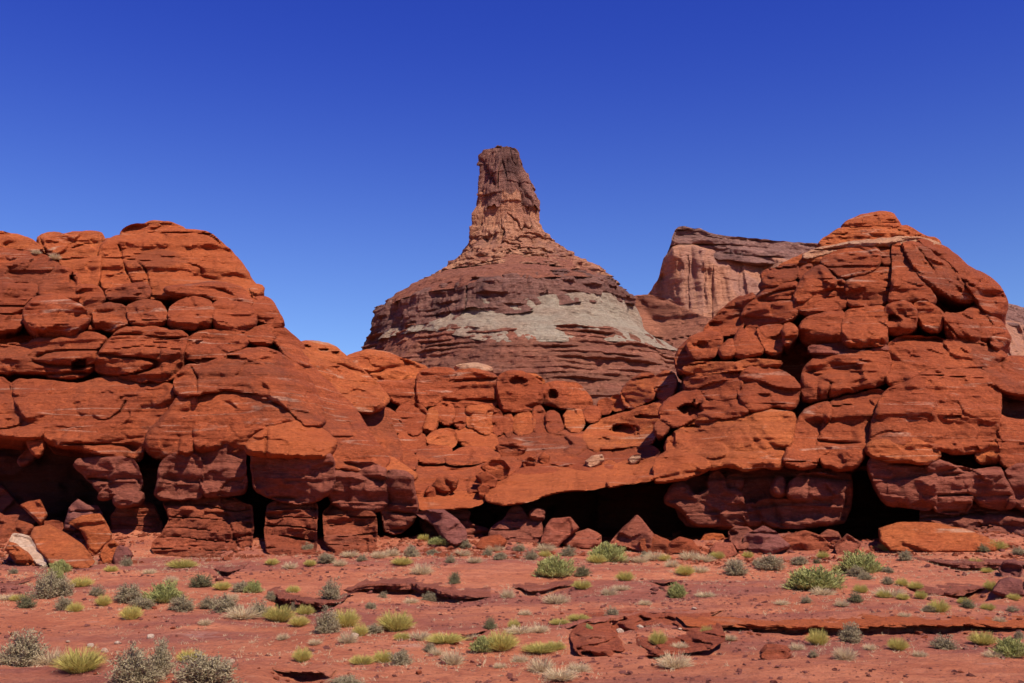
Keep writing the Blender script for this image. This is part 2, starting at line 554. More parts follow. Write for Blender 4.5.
    o = np.array([seed * 3.1, seed * 1.3, seed * .7])
    a = w * np.array([1, .5, 1])
    nse = .55 * fbm((a + o) * np.array([.30, .3, .42]), 3, 11) + .15 * fbm((a + o) * np.array([.95, .8, 1.5]), 4, 23) \
        + .05 * fbm((a + o) * np.array([3, 3, 6.5]), 3, 37)
    # flat fracture faces: soft Voronoi cells, each tilted its own way
    if facet:
        wx = w[:, 0] + .25 * fbm(w * .8, 2, 171); wz = w[:, 2] + .18 * fbm(w * .8, 2, 172)
        for (cw, ch, amp, sd) in ((2.1, 1.25, .34, 1), (.8, .5, .17, 2)):
            u_, v_ = wx / cw, wz / ch
            iu, iv = np.floor(u_), np.floor(v_)
            num = 0; den = 1e-12
            for du in (-1, 0, 1):
                for dv in (-1, 0, 1):
                    cu, cv = iu + du, iv + dv
                    sk = 0 * cu + seed * 3 + sd * 100
                    hx_ = cu + _hash(cu, cv, sk, 1); hy_ = cv + _hash(cu, cv, sk, 2)
                    dd = (u_ - hx_) ** 2 + (v_ - hy_) ** 2
                    ww = np.exp(-dd * 22)
                    g1 = _hash(cu, cv, sk, 3) * 2 - 1; g2 = _hash(cu, cv, sk, 4) * 2 - 1; g3 = _hash(cu, cv, sk, 5) * 2 - 1
                    num = num + ww * (g1 * (u_ - hx_) * 1.1 + g2 * (v_ - hy_) * .8 + g3 * .45); den = den + ww
            nse += facet * amp * num / den
    # scooped hollows
    hol = fbm((a + o) * np.array([.55, .5, .8]), 2, 77)
    nse += .22 * sstep(.12, .5, hol)
    # bedding planes: soft courses and discontinuous grooves
    zz = w[:, 2] + .22 * fbm(w * np.array([.22, .22, .3]), 3, 55)
    col = np.stack([0 * zz, 0 * zz, zz * 2.1], -1)
    b1 = fbm(col + np.c_[w[:, 0] * .06, 0 * zz, 0 * zz], 3, 61)
    nse += .30 * bed * b1
    g = fbm(np.stack([w[:, 0] * .10, w[:, 1] * .1, zz * .85], -1), 2, 71 + seed % 5)
    msk = sstep(-.05, .35, vnoise(np.stack([w[:, 0] * .33, w[:, 1] * .2, zz * .5], -1), 83 + seed))
    nse += .38 * bed * msk * np.exp(-(g / .042) ** 2)
    # broad courses, each overhanging the one below, running on from block to block
    pc = zz / 1.15 + .55 * fbm(np.stack([w[:, 0] * .16, 0 * zz, zz * .4], -1), 3, 57)
    fc = pc - np.floor(pc)
    mc = sstep(-.25, .45, vnoise(np.stack([w[:, 0] * .22, np.floor(pc) * 3.7, 0 * zz], -1), 58))
    nse += .30 * bed * mc * ((1 - fc) ** 2 * sstep(0, .10, fc) - .3)
    # joints: rare, steep
    jn = fbm(np.stack([w[:, 0] * .28 + .12 * zz, w[:, 1] * .1, zz * .05], -1) + o, 2, 91)
    jm = sstep(.05, .4, vnoise(np.stack([w[:, 0] * .2, 0 * zz, zz * .45], -1) + o, 95))
    nse += .22 * jm * np.exp(-(jn / .022) ** 2)
    if lam:
        ph = zz / lamp + .8 * fbm(np.stack([w[:, 0] * .5, 0 * zz, zz * .6], -1), 3, 111)
        fr = ph - np.floor(ph)
        lv = vnoise(np.stack([0 * zz, 0 * zz, np.floor(ph) * 7.7], -1) + np.stack([w[:, 0] * .8, 0 * zz, 0 * zz], -1), 5)
        nse += lam * ((1 - fr) * .55 + .75 * sstep(.80, .93, fr) * (1 - sstep(.96, 1, fr)) + .9 * lv)
        nse += lam * .8 * fbm(w * np.array([1.6, .5, 2.2]), 3, 121)
    if flute:
        nse += flute * fbm(np.stack([w[:, 0] * 1.1, 0 * zz, zz * .12], -1) + o, 4, 131)
    Yv = Yv + nse * rough * s * (.35 + .65 * np.clip(d / 3.0, 0, 1))
    for (hx, hy, hrx, hry, hd) in pits:
        r2 = ((px - hx) / hrx) ** 2 + ((py - hy) / hry) ** 2
        r2 = r2 * (1 + .7 * fbm(np.c_[px / 5, py / 5, 0 * px + hx], 3, 141))
        Yv = Yv + hd * s * (1 - sstep(.45, 1.2, r2)) * (.25 + .75 * np.clip(.5 + .5 * (hy - py) / hry + .25, 0, 1))
    for line in cracks:
        L = np.array(line, float)
        cd = seg_dist(px + .9 * fbm(np.c_[px / 6, py / 6, 0 * px], 2, 151), py, L[:-1], L[1:])[0]
        Yv = Yv + crackd * s * np.exp(-(cd / .85) ** 2)
    v = unproj(px, py, Yv)
    n0 = len(v)
    # sides and back, running straight back from the rim
    ymax = Yv[rim].max() + thick * s if back is None else back
    cen = v[rim].mean(0)
    rings = []
    ridx = {int(k): i for i, k in enumerate(rim)}
    depth = np.array([0, .12, .35, .7, 1.0]) if thick * s > .8 * s else np.array([0, .4, 1.0])
    base = v[rim]
    for k, t in enumerate(depth[1:]):
        r = base.copy()
        r[:, 1] = base[:, 1] + (ymax - base[:, 1]) * t
        r[:, 0] = base[:, 0] + (ymax - base[:, 1]) * t * cen[0] / cen[1]
        sh = 1 - .10 * t * min(1.0, thick / 3.0) if thick < 4 else 1
        ccx = cen[0] + (r[:, 1] - cen[1]) * cen[0] / cen[1]
        r[:, 0] = ccx + (r[:, 0] - ccx) * sh; r[:, 2] = cen[2] + (r[:, 2] - cen[2]) * sh
        if k < len(depth) - 2:
            nn = fbm(r / s * np.array([1.1, .7, 1.1]) + o, 3, 161)[:, None]
            dirv = (r - cen); dirv[:, 1] = 0
            dirv /= np.linalg.norm(dirv, axis=1)[:, None] + 1e-9
            r = r - dirv * (.10 * s * (nn + .6))
        rings.append(r)
    allv = np.concatenate([v] + rings + [np.array([[cen[0] + (ymax - cen[1]) * cen[0] / cen[1], ymax, cen[2]]])])
    faces = quads.tolist()
    nr = len(rim)
    def vid(level, k):
        return int(k) if level == 0 else n0 + (level - 1) * nr + ridx[int(k)]
    for a_, b_ in rim_e:
        for lv in range(len(rings)):
            faces.append([vid(lv, b_), vid(lv, a_), vid(lv + 1, a_), vid(lv + 1, b_)])
        faces.append([vid(len(rings), b_), vid(len(rings), a_), len(allv) - 1])
    if parent is None:
        loc = (float(cen[0]), float(allv[:, 1].min() * .5 + ymax * .5), float(v[:, 2].min()))
        return mesh_from(name, allv, faces, mat, None, loc)
    return mesh_from(name, allv, faces, mat, parent)

def ledge_slab(k, name, label, mat, seed):
    """an overhanging slab of siltstone along a ledge line: top, broken front edge and underside"""
    lx, ly, env, drop, over = LINES[k]
    n = len(lx)
    sec = [(1.3 + over, -.05), (.7 + over, -.004), (.35, .012), (.10, .012), (0, 0), (-.01, -.38), (.09, -.45), (.05, -.95), (.12, -1.0), (over + .12, -1.1)]
    rows = []
    for j, (o_, zz) in enumerate(sec):
        t = np.arange(n) * .06
        r = fbm(np.stack([t * 3.5, np.full(n, j * .45), np.full(n, seed * 1.1)], -1), 4, 300 + seed)
        r2 = np.round(1.5 * vnoise(np.stack([t * 1.6, np.full(n, (j > 5) * 3.3), np.full(n, seed * 2.1)], -1), 310 + seed)) * .07
        y = ly + o_ + (.14 * r + r2) * (3 <= j <= 7) * np.clip(env * 1.6, 0, 1)
        x = lx + .05 * r * (3 <= j <= 7)
        th = drop * (.42 + .25 * vnoise(np.stack([t * .5, 0 * t, 0 * t + seed], -1), 320)) * env
        z = ground(x, y, cut=False) + (zz * th if zz < -.1 else zz) + .02 * r * (j < 4) * env
        rows.append(np.stack([x, y, z], -1))
    V = np.concatenate(rows)
    fs = []
    for j in range(len(sec) - 1):
        for i in range(n - 1):
            a = j * n + i
            fs.append([a, a + n, a + n + 1, a + 1])
    m = n // 2
    o = mesh_from(name, V, fs, mat, None, (float(lx[m]), float(ly[m]), float(V[m + 3 * n][2])), sharp=35)
    return tag(o, label, 'rock ledge')

# ------------------------------------------------------------------ left formation
KD = 0.72
YL = RBF([(-20, 235, 50), (100, 235, 50), (160, 224, 50), (215, 240, 49), (255, 285, 48),
          (-20, 290, 46.5), (60, 290, 46), (130, 290, 45.5), (200, 290, 45.5), (20, 325, 44), (100, 320, 43.5), (200, 320, 43), (280, 325, 44),
          (20, 345, 43.5), (100, 350, 42), (170, 350, 41.5), (230, 345, 41.5), (290, 350, 43.5),
          (0, 378, 41.5), (100, 380, 40.5), (200, 370, 39.5), (260, 370, 39.5), (300, 385, 40),
          (0, 430, 37.8), (90, 440, 37), (140, 455, 36.7), (170, 430, 37.2), (220, 435, 37), (290, 425, 37), (300, 450, 36.4),
          (310, 345, 47), (345, 356, 48), (375, 385, 47), (345, 400, 44), (330, 420, 40), (360, 440, 39.5), (365, 467, 37.8), (415, 475, 39)], KD)
Lf = thing('rock_formation', 'broad red sandstone cliff of stacked rounded ledges on undercut maroon pillars, filling the left side',
           'rock formation', (-11, 38, .9))
def L(name, poly, mat=RED, **k):
    k.setdefault('Y', YL); k.setdefault('seed', len(Lf.children) + 1)
    return rock(name, poly, k.pop('Y'), mat, Lf, **k)
# body behind the blocks
L('rock_core', [(-30, 243), (100, 243), (160, 231), (208, 243), (247, 290), (276, 324), (300, 351), (325, 353), (358, 377), (385, 405), (405, 462), (390, 466), (330, 456), (250, 444), (140, 452), (60, 437), (-30, 430)], dy=2.7, thick=9, step=3, R=8)
L('recess_wall', [(-90, 395), (425, 430), (430, 560), (-90, 570)], SHADE_ROCK, Y=45.0, thick=4, step=3, R=3)
# upper tier
L('rock_block', [(-24, 231), (0, 233), (14, 235), (25, 238), (34, 242), (44, 251), (38, 256), (22, 253), (10, 250), (-24, 250)], ORANGE, dy=.35, R=8, bulge=.6)
L('rock_block', [(-24, 248), (10, 250), (25, 253), (42, 255), (58, 262), (61, 270), (52, 276), (46, 284), (38, 289), (20, 286), (0, 283), (-24, 281)], RED, R=9, bulge=.6)
L('rock_block', [(-24, 277), (0, 280), (20, 283), (40, 286), (37, 296), (29, 302), (23, 312), (22, 331), (0, 332), (-24, 331)], RED, dy=-.1, R=10, bulge=.9)
L('rock_block', [(37, 239), (44, 235), (57, 232.5), (64, 235), (79, 233), (97, 232), (103, 234), (103, 250), (94, 259), (82, 256), (69, 258), (60, 260), (50, 252), (42, 249)], ORANGE, dy=.4, R=10, bulge=.8, cracks=[[(73, 248), (85, 244), (97, 243)], [(40, 238), (46, 252)]])
L('rock_block', [(60, 260), (70, 257), (82, 256), (95, 258), (102, 257), (100, 275), (97, 289), (79, 289), (76, 279), (70, 271), (61, 268)], ORANGE, dy=.05, R=7, bulge=.5)
L('rock_block', [(38, 290), (44, 283), (52, 273), (60, 266), (69, 270), (78, 275), (80, 289), (80, 302), (64, 301), (38, 297)], RED, dy=-.05, R=6, bulge=.45, pits=[(73, 280, 4, 6, .9)])
L('rock_block', [(77, 286), (96, 286), (102, 293), (105, 301), (94, 308), (83, 307), (78, 300)], RED, dy=-.25, R=7, bulge=.6)
L('rock_block', [(24, 325), (24, 312), (28, 304), (38, 297), (55, 295), (66, 299), (80, 305), (88, 313), (90, 320), (86, 329), (75, 337), (60, 339), (45, 338), (32, 334)], RED, dy=-1.0, R=13, bulge=1.1, thick=2.4, under=(9, 0.9))
L('rock_cap', [(120, 236), (123, 231), (128, 227), (140, 225), (150, 223), (160, 221.5), (170, 223.5), (181, 227), (188, 232), (166, 233), (150, 235), (135, 237)], ORANGE, dy=.35, R=8, bulge=.7)
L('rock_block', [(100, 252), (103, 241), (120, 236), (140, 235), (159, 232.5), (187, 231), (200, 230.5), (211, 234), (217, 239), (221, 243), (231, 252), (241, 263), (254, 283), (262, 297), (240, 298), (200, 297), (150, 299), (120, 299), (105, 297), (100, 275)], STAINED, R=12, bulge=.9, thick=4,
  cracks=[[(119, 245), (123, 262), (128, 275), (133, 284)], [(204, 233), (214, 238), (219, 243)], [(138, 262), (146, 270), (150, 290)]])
L('rock_ledge', [(163, 288), (175, 286), (194, 285), (213, 282), (230, 284), (242, 288), (249, 296), (254, 305), (242, 302), (231, 299), (215, 300), (201, 296), (184, 296), (168, 294)], RED, dy=-0.8, R=4, bulge=.4, thick=1.5)
L('rock_ledge', [(105, 290), (118, 288), (130, 285), (148, 284), (153, 297), (140, 299), (125, 297), (107, 298)], RED, dy=-.35, R=3, bulge=.3, thick=1.3)
L('rock_knob', [(250, 288), (256, 284.5), (263, 287), (262, 294), (254, 298), (250, 294)], ORANGE, dy=-.1, R=4, bulge=.4, thick=1.5)
L('rock_block', [(250, 300), (262, 296), (272, 302), (278, 313), (282, 320), (285, 327), (275, 328), (262, 322), (256, 320), (251, 312)], RED, dy=-0.6, R=7, bulge=.7, under=(8, 0.8))
L('rock_block', [(168, 311), (180, 301), (191, 296), (204, 299), (213, 304), (214, 326), (200, 330), (185, 330), (170, 328)], RED, dy=-0.95, R=9, bulge=.9, under=(10, 0.9))
L('rock_block', [(212, 305), (222, 299), (235, 300), (246, 303), (254, 309), (257, 318), (253, 329), (240, 333), (226, 331), (213, 328)], RED, dy=-0.85, R=9, bulge=.9, under=(10, 0.9))
L('rock_block', [(127, 306), (140, 301), (158, 301), (165, 310), (169, 324), (155, 328), (140, 327), (131, 324), (126, 315)], RED, dy=-0.5, R=7, bulge=.6, under=(6, 0.5))
L('rock_block', [(93, 312), (100, 305), (120, 304), (127, 308), (132, 323), (120, 329), (108, 331), (101, 327), (94, 329)], RED, dy=-0.55, R=7, bulge=.6, under=(7, 0.6))
L('rock_block', [(82, 310), (94, 308), (97, 328), (88, 332), (86, 320)], RED, dy=0, R=5, bulge=.4)
# middle ledges
L('rock_ledge', [(-24, 344), (6, 347), (9, 344), (28, 346), (36, 338), (61, 339), (79, 334), (90, 333), (102, 336), (108, 341), (97, 350), (96, 366), (90, 373), (76, 379), (61, 378), (41, 374), (19, 372), (3, 372), (-24, 372)], RED, dy=-0.5, R=8, bulge=.9, bed=1.5, thick=4, pits=[(79, 365, 8, 5.5, 1.3)], topR=1.1, under=(10, 0.8))
L('rock_ledge', [(94, 367), (100, 352), (110, 341), (118, 333), (128, 328), (150, 327), (170, 330), (187, 332), (188, 346), (185, 358), (181, 374), (165, 382), (140, 381), (120, 377), (103, 374)], RED, dy=-0.75, R=9, bulge=1.0, bed=1.7, thick=4, topR=1.1, cracks=[[(110, 336), (130, 334), (150, 336), (178, 339)], [(100, 350), (120, 349), (142, 346), (180, 350)]], under=(13, 0.9))
L('rock_block', [(183, 358), (186, 340), (196, 333), (210, 331), (225, 328), (240, 333), (249, 341), (243, 348), (228, 354), (224, 366), (206, 363), (196, 360)], RED, dy=-0.45, R=6, bulge=.6, pits=[(207, 361, 16, 2.6, .5)])
L('rock_block', [(242, 333), (257, 328), (269, 324.5), (274, 331), (276, 341), (262, 345), (254, 343), (247, 339)], RED, dy=-.1, R=5, bulge=.5)
L('rock_block', [(272, 330), (282, 327), (290, 334), (300, 342), (306, 352), (290, 350), (275, 344)], RED, dy=.1, R=5, bulge=.5)
L('rock_block', [(174, 382), (179, 372), (190, 365), (210, 364), (224, 354), (242, 349), (262, 349), (276, 352), (292, 361), (305, 374), (316, 390), (322, 410), (325, 427), (305, 426), (299, 421), (289, 411), (280, 402), (270, 399), (254, 391), (234, 389), (215, 392), (198, 394), (182, 398), (175, 391)], RED, dy=-0.85, R=10, bulge=1.0, thick=3, topR=1.8, pits=[(233, 358, 8, 3, .7)], cracks=[[(196, 392), (197, 378), (192, 368)]])
# great lower wall
L('rock_block', [(-24, 377), (11, 380), (14, 398), (30, 412), (44, 424), (45, 437), (30, 439), (10, 437), (-24, 436)], RED, dy=.02, R=9, bulge=.8, thick=6)
L('rock_block', [(11, 380), (48, 381), (64, 384), (82, 384), (94, 381), (110, 376), (126, 380), (150, 381), (172, 384), (177, 395), (173, 410), (160, 425), (148, 438), (145, 448), (141, 460), (130, 463), (110, 459), (95, 454), (78, 448), (60, 446), (46, 443), (41, 433), (24, 420), (12, 400)], RED, dy=0, under=(7, 0.6), R=12, bulge=1.1, thick=6, topR=1.3,
  cracks=[[(126, 401), (120, 412), (110, 419), (95, 421)], [(12, 381), (12, 395)]])
L('rock_block', [(29, 432), (45, 434), (45, 452), (36, 456), (28, 446)], RED, dy=.5, R=4, bulge=.4, thick=2)
L('rock_block', [(18, 462), (28, 450), (36, 452), (30, 463), (20, 466)], PURPLE, Y=38.8, R=3, bulge=.3, thick=2)
L('rock_block', [(145, 443), (149, 431), (160, 421), (172, 407), (178, 396), (196, 392), (198, 410), (196, 430), (194, 457), (175, 460), (158, 459), (148, 453)], RED, dy=-.45, R=12, bulge=1.1, thick=4, under=(9, 0.8))
L('rock_block', [(194, 396), (215, 391), (234, 388), (254, 390), (270, 399), (284, 404), (299, 420), (302, 426), (280, 427), (262, 432), (250, 440), (246, 449), (232, 450), (215, 450), (205, 452), (193, 450), (192, 430)], RED, dy=-.3, R=11, bulge=1.0, thick=5, topR=1.1, under=(8, 0.55))
L('cap_rock', [(245, 447), (252, 438), (262, 431), (280, 423.5), (298, 420), (316, 426), (330, 436), (337.5, 442), (334, 450), (327, 458), (310, 459), (290, 457), (265, 457), (249, 454)], ORANGE, dy=-.75, tilt=.55, R=8, bulge=.8, thick=2.8, topR=2.2, under=(7, 0.7))
L('rock_block', [(294, 349), (297, 344), (309, 341.5), (324, 343), (336, 348), (345, 357), (357, 367), (369, 376), (377, 384), (386, 394), (390, 400), (382, 408), (371, 412), (358, 409), (349, 405), (337, 394), (327, 384), (316, 374), (303, 359)], ORANGE, dy=.1, R=11, bulge=.9, thick=4, pits=[(306, 347, 5, 1.8, .5), (324, 350, 5, 1.8, .5), (335, 353, 3.5, 2.5, .5)])
L('rock_block', [(276, 345), (296, 345), (305, 357), (317, 372), (330, 385), (342, 396), (354, 409), (364, 424), (371, 437), (381, 447), (387, 456), (389.5, 465), (382, 473), (362, 474), (348, 470), (332, 468), (327, 450), (321, 428), (319, 410), (313, 390), (303, 374), (291, 361)], RED, dy=-.2, R=9, bulge=.9, thick=4, topR=1.8)
L('rock_lip', [(382, 459), (392, 457), (400, 464), (412, 471.5), (419, 476), (411, 482), (398, 480), (382, 475)], ORANGE, dy=-.4, tilt=1.2, R=5, bulge=.4, thick=2.5)
# undercut pillars of maroon siltstone
YP = 36.55
L('pillar', [(70, 460.5), (100, 457), (130, 458), (139, 469), (142, 492), (125, 498), (113, 498), (100, 491), (85, 476)], MAROON, Y=YP + .2, R=5, bulge=.5, thick=3, flute=.3)
L('pillar', [(114, 494), (142, 491), (144, 503), (125, 508), (115, 506)], MAROON, Y=YP - .1, R=4, bulge=.4, thick=2)
L('pillar', [(98, 497), (106, 487), (112, 492), (111, 499), (100, 500)], MAROON, Y=YP, R=3, bulge=.3, thick=2)
L('pillar', [(160, 466), (166, 458), (175, 453), (192, 453), (200, 458), (203, 480), (204, 497), (180, 499), (154, 499), (158, 482)], MAROON, Y=YP - .25, R=6, bulge=.6, thick=3, flute=.35)
L('pillar', [(195, 444), (246, 444), (243, 470), (248, 492), (230, 496), (215, 496), (204, 496), (198, 475)], MAROON, Y=YP - .1, R=6, bulge=.6, thick=3, flute=.4)
L('pillar', [(251, 450), (290, 450), (320, 452), (334, 456), (334, 488), (325, 497), (310, 503), (288, 503), (267, 495), (255, 491), (253, 475)], MAROON, Y=YP - .75, R=7, bulge=.6, thick=3, flute=.4)
L('pillar', [(330, 463), (385, 463), (387, 490), (388, 508), (368, 512), (345, 509), (327, 501)], MAROON, Y=YP + .2, R=6, bulge=.5, thick=3, flute=.3)
L('pillar', [(382, 470), (411, 472), (413, 490), (418, 510), (411, 524), (398, 534), (382, 530)], MAROON, Y=YP + .35, R=7, bulge=.7, thick=3, flute=.3)
L('laminated_base', [(162, 497), (250, 497), (253, 536), (248, 560), (165, 562), (150, 548), (166, 530), (170, 515)], SHALE, Y=YP - .40, R=4, bulge=.5, thick=3, lam=.42, lamp=.36, bed=.4, step=1.0, tilt=.9, under=None)
L('laminated_base', [(269, 499), (316, 499), (316, 522), (315, 560), (268, 560), (266, 530)], SHALE, Y=YP - .70, R=4, bulge=.4, thick=3, lam=.42, lamp=.36, bed=.4, step=1.0, tilt=.9, under=None)
L('laminated_base', [(324, 499), (373, 507), (377, 530), (372, 556), (326, 556)], SHALE, Y=YP - .25, R=4, bulge=.4, thick=3, lam=.36, lamp=.33, bed=.4, step=1.0, tilt=.9, under=None)
L('laminated_base', [(112, 503), (150, 500), (160, 520), (166, 548), (150, 560), (112, 556)], SHALE, Y=YP + .6, R=7, bulge=.8, thick=3, lam=.2, lamp=.36, bed=.4, tilt=.5)

# ------------------------------------------------------------------ middle amphitheatre
YC = RBF([(350, 356, 52), (425, 372, 54), (500, 372, 55), (560, 382, 55), (600, 405, 55), (640, 380, 54), (670, 375, 52), (400, 430, 50), (500, 434, 52), (590, 434, 51),
          (420, 458, 46), (500, 458, 47), (570, 455, 46), (650, 446, 46), (420, 495, 40.5), (484, 500, 39.5), (550, 490, 39), (608, 484, 38.7), (656, 477, 38.5),
          (656, 460, 41.5), (600, 464, 42.5), (520, 475, 43), (660, 420, 47), (700, 400, 46)], .80)
Cf = thing('rock_formation', 'red boulder wall at the back above a bright slickrock shelf and long dark cave',
           'rock formation', (2, 42, 1.2))
def K(name, poly, mat=RED, **k):
    k.setdefault('Y', YC); k.setdefault('seed', 60 + len(Cf.children))
    return rock(name, poly, k.pop('Y'), mat, Cf, **k)
K('rock_core', [(345, 364), (425, 378), (560, 390), (600, 416), (640, 390), (690, 380), (700, 440), (680, 470), (400, 492), (360, 440)], dy=2.4, thick=7, step=3)
K('recess_wall', [(395, 492), (690, 468), (690, 560), (395, 560)], SHADE_ROCK, Y=44.5, thick=3, step=3, R=3)
K('rock_block', [(344, 358), (362, 351.5), (380, 351.5), (395, 356.5), (408, 361), (429, 368.5), (425, 376), (417, 382), (400, 386), (385, 385), (375, 382), (365, 374), (354, 367)], ORANGE, R=9, bulge=.8, dy=.3, thick=4)
K('rock_block', [(374, 382), (400, 382), (418, 378), (420, 403), (405, 406), (395, 403), (388, 399), (381, 391)], RED, R=6, bulge=.5, dy=-.1)
K('rock_block', [(418, 378), (420, 373), (429, 369.5), (449, 369), (456, 374), (450, 388), (439, 405), (421, 405), (417, 394)], RED, R=6, bulge=.7, dy=-.5)
K('rock_block', [(438, 404), (449, 386), (455, 371), (473, 368.5), (492, 373.5), (498, 380), (498, 409), (480, 406), (464, 407), (450, 406)], RED, R=7, bulge=.6, dy=-.4)
K('rock_cap', [(452, 370), (458, 366), (475, 363.5), (490, 367), (494, 372.5), (474, 371.5)], PALE, R=3, bulge=.3, dy=.2, thick=2)
K('rock_block', [(497, 384), (500, 376), (509, 371.5), (525, 372.5), (538, 381), (543, 390), (541, 404), (532, 411), (515, 411), (500, 411)], RED, R=8, bulge=.8, dy=-.8, pits=[(517, 382, 9, 4.5, .55)], under=(9, 0.6))
K('rock_block', [(525, 373), (538, 375.5), (545, 383), (541, 388), (532, 380)], ORANGE, R=4, bulge=.4, dy=-.1)
K('rock_block', [(541, 387), (550, 382), (567, 382.5), (579, 385), (589, 395), (593, 406), (583, 410), (564, 408), (550, 405), (542, 402)], RED, R=8, bulge=.8, dy=-.5, pits=[(553, 396, 5, 6, .9)], under=(9, 0.6))
for p, d in (([(396, 413), (399, 409), (407, 404), (418, 404), (427, 412), (425, 425), (421, 434), (410, 435), (399, 420)], -.7),
             ([(364, 414), (371, 409), (385, 408), (397, 415), (408, 427), (407, 433), (392, 433), (376, 434), (365, 426)], -.5),
             ([(423, 433), (425, 420), (432, 407), (437, 409), (437, 426), (434, 432)], -.5),
             ([(434, 405), (450, 403), (454, 412), (453, 421), (446, 425), (436, 418)], -.6),
             ([(451, 410), (465, 406), (467, 420), (462, 429), (452, 424)], -.4),
             ([(464, 408), (485, 405), (493, 410), (489, 418), (493, 431), (487, 435), (478, 431), (465, 423)], -.55),
             ([(488, 409), (498, 410), (504, 420), (504, 435), (494, 435), (488, 424)], -.6),
             ([(503, 415), (512, 413), (513, 437), (504, 437)], -.45),
             ([(512, 414), (535, 413), (534, 434), (513, 436)], -.4),
             ([(533, 407), (543, 407), (548, 431), (534, 434)], -.5),
             ([(545, 413), (556, 411), (562, 425), (563, 432), (548, 434)], -.6),
             ([(563, 411), (584, 409), (585, 429), (566, 432)], -.45),
             ([(584, 409), (598, 406), (600, 419), (594, 423), (585, 420)], -.6),
             ([(597, 402), (610, 398.5), (612, 412), (599, 414)], -.3),
             ([(610, 398), (622, 395.5), (627, 408), (612, 411)], -.2),
             ([(376, 441), (383, 433), (392, 432), (397, 440), (398, 452), (388, 453), (379, 449)], -.5),
             ([(395, 433), (423, 433), (426, 446), (421, 453), (400, 453)], -.5),
             ([(423, 442), (436, 431), (452, 430), (457, 437), (454, 447), (440, 446)], -.8),
             ([(415, 456), (429, 446), (445, 446), (452, 450), (448, 461), (430, 463), (417, 461)], -.9),
             ([(444, 458), (463, 447), (488, 448), (501, 456), (498, 461), (470, 463), (449, 464)], -.7),
             ([(453, 431), (468, 427), (495, 435), (499, 447), (480, 449), (461, 445)], -.2),
             ([(391, 461), (400, 452), (412, 452), (417, 460), (416, 469), (402, 469)], -.9)):
    K('rock_block', p, RED if len(Cf.children) % 3 else ORANGE, R=5.5, bulge=.65, dy=d, thick=2.5)
K('rock_block', [(622, 390), (630, 381), (645, 372.5), (656, 376.5), (651, 386), (656, 398), (645, 403), (630, 409), (622, 401)], ORANGE, R=6, bulge=.7, dy=-.6)
K('rock_block', [(654, 376), (672, 370.5), (678, 384), (670, 399), (656, 399), (650, 386)], ORANGE, R=6, bulge=.6, dy=-.3)
K('rock_shelf', [(494, 436), (540, 432), (580, 431), (592, 440), (582, 453), (555, 461), (525, 459), (499, 457)], RED, R=5, bulge=.4, dy=-.1, bed=1.6)
K('rock_shelf', [(406, 468), (440, 460), (490, 457), (512, 456), (522, 468), (502, 481), (486, 491), (470, 495), (430, 498), (409, 497), (406, 482)], RED, R=6, bulge=.4, bed=2.0, thick=2)
K('rock_shelf', [(412, 503), (422, 497), (440, 494), (470, 491), (486, 490), (486, 503), (460, 507), (425, 510)], ORANGE, R=5, bulge=.4, dy=-.15, thick=2, tilt=.6)
K('rock_shelf', [(503, 479), (512, 466), (530, 457), (560, 453), (590, 446), (640, 444), (657, 449), (660, 462), (635, 466), (615, 470), (590, 469), (556, 472), (530, 476)], RED, R=5, bulge=.4, bed=2.2, thick=2)
K('rock_shelf', [(483, 500), (494, 485), (511, 476), (532, 468), (556, 463), (590, 461), (618, 462), (616, 474), (611, 485), (598, 487), (583, 489), (567, 490), (549, 493), (539, 497), (529, 500), (518, 503), (500, 504)], ORANGE, R=6, bulge=.45, dy=-.25, thick=2.4, bed=1.3, tilt=.5)
K('rock_shelf', [(606, 487), (612, 475), (617, 464), (635, 459), (658, 457), (660, 477), (640, 481), (620, 484)], ORANGE, R=6, bulge=.45, dy=-.35, thick=2.4, bed=1.3, tilt=.5)
K('rock_slope', [(580, 438), (590, 427), (602, 420), (640, 409), (665, 401), (680, 397), (700, 394), (692, 411), (664, 427), (656, 437), (650, 444), (620, 448), (590, 450)], ORANGE, R=6, bulge=.5, bed=1.6, dy=-.35, pits=[(623.5, 431, 14, 6.8, 1.6), (648, 417, 13, 2.2, .8), (604, 440, 6, 2.5, .7)])
# cave floor steps
K('laminated_base', [(489, 536), (495, 525), (505, 521), (511, 509), (518, 505), (523, 514), (533, 522), (541, 519), (542, 548), (515, 550), (489, 546)], MAROON, Y=37.7, R=4, bulge=.4, thick=3, lam=.25, lamp=.30, tilt=.5)
K('rock_block', [(530, 513), (536, 509), (544, 510), (543, 521), (533, 522)], MAROON, Y=38.0, R=4, bulge=.4, thick=2)
K('laminated_base', [(418, 512), (440, 507), (470, 507), (466, 525), (492, 530), (492, 548), (430, 550)], MAROON, Y=38.7, R=4, bulge=.4, thick=3, lam=.25, lamp=.30, tilt=.6)

# ------------------------------------------------------------------ right formation
YR = RBF([(870, 215, 50.5), (810, 252, 50), (870, 247, 48.5), (940, 245, 49.5), (870, 300, 46), (800, 300, 46.5), (930, 290, 45.5), (1000, 290, 48), (1010, 340, 46.5),
          (840, 343, 44), (930, 340, 44), (840, 352, 43.2), (930, 350, 43), (840, 400, 40.8), (930, 400, 40.3), (990, 400, 41), (1030, 400, 42),
          (740, 460, 38), (820, 462, 38.2), (900, 443, 38.6), (960, 450, 39), (1030, 460, 39.7), (690, 350, 48), (745, 310, 48.5), (770, 275, 49), (690, 400, 45),
          (780, 330, 46), (740, 370, 44), (740, 405, 42.2), (690, 430, 42.5), (680, 462, 39.2), (740, 425, 40.2), (790, 400, 42)], .80)
Rf = thing('rock_formation', 'tall red sandstone knoll with a layered peak and deep black cracks, at right',
           'rock formation', (13, 39, 1.0))
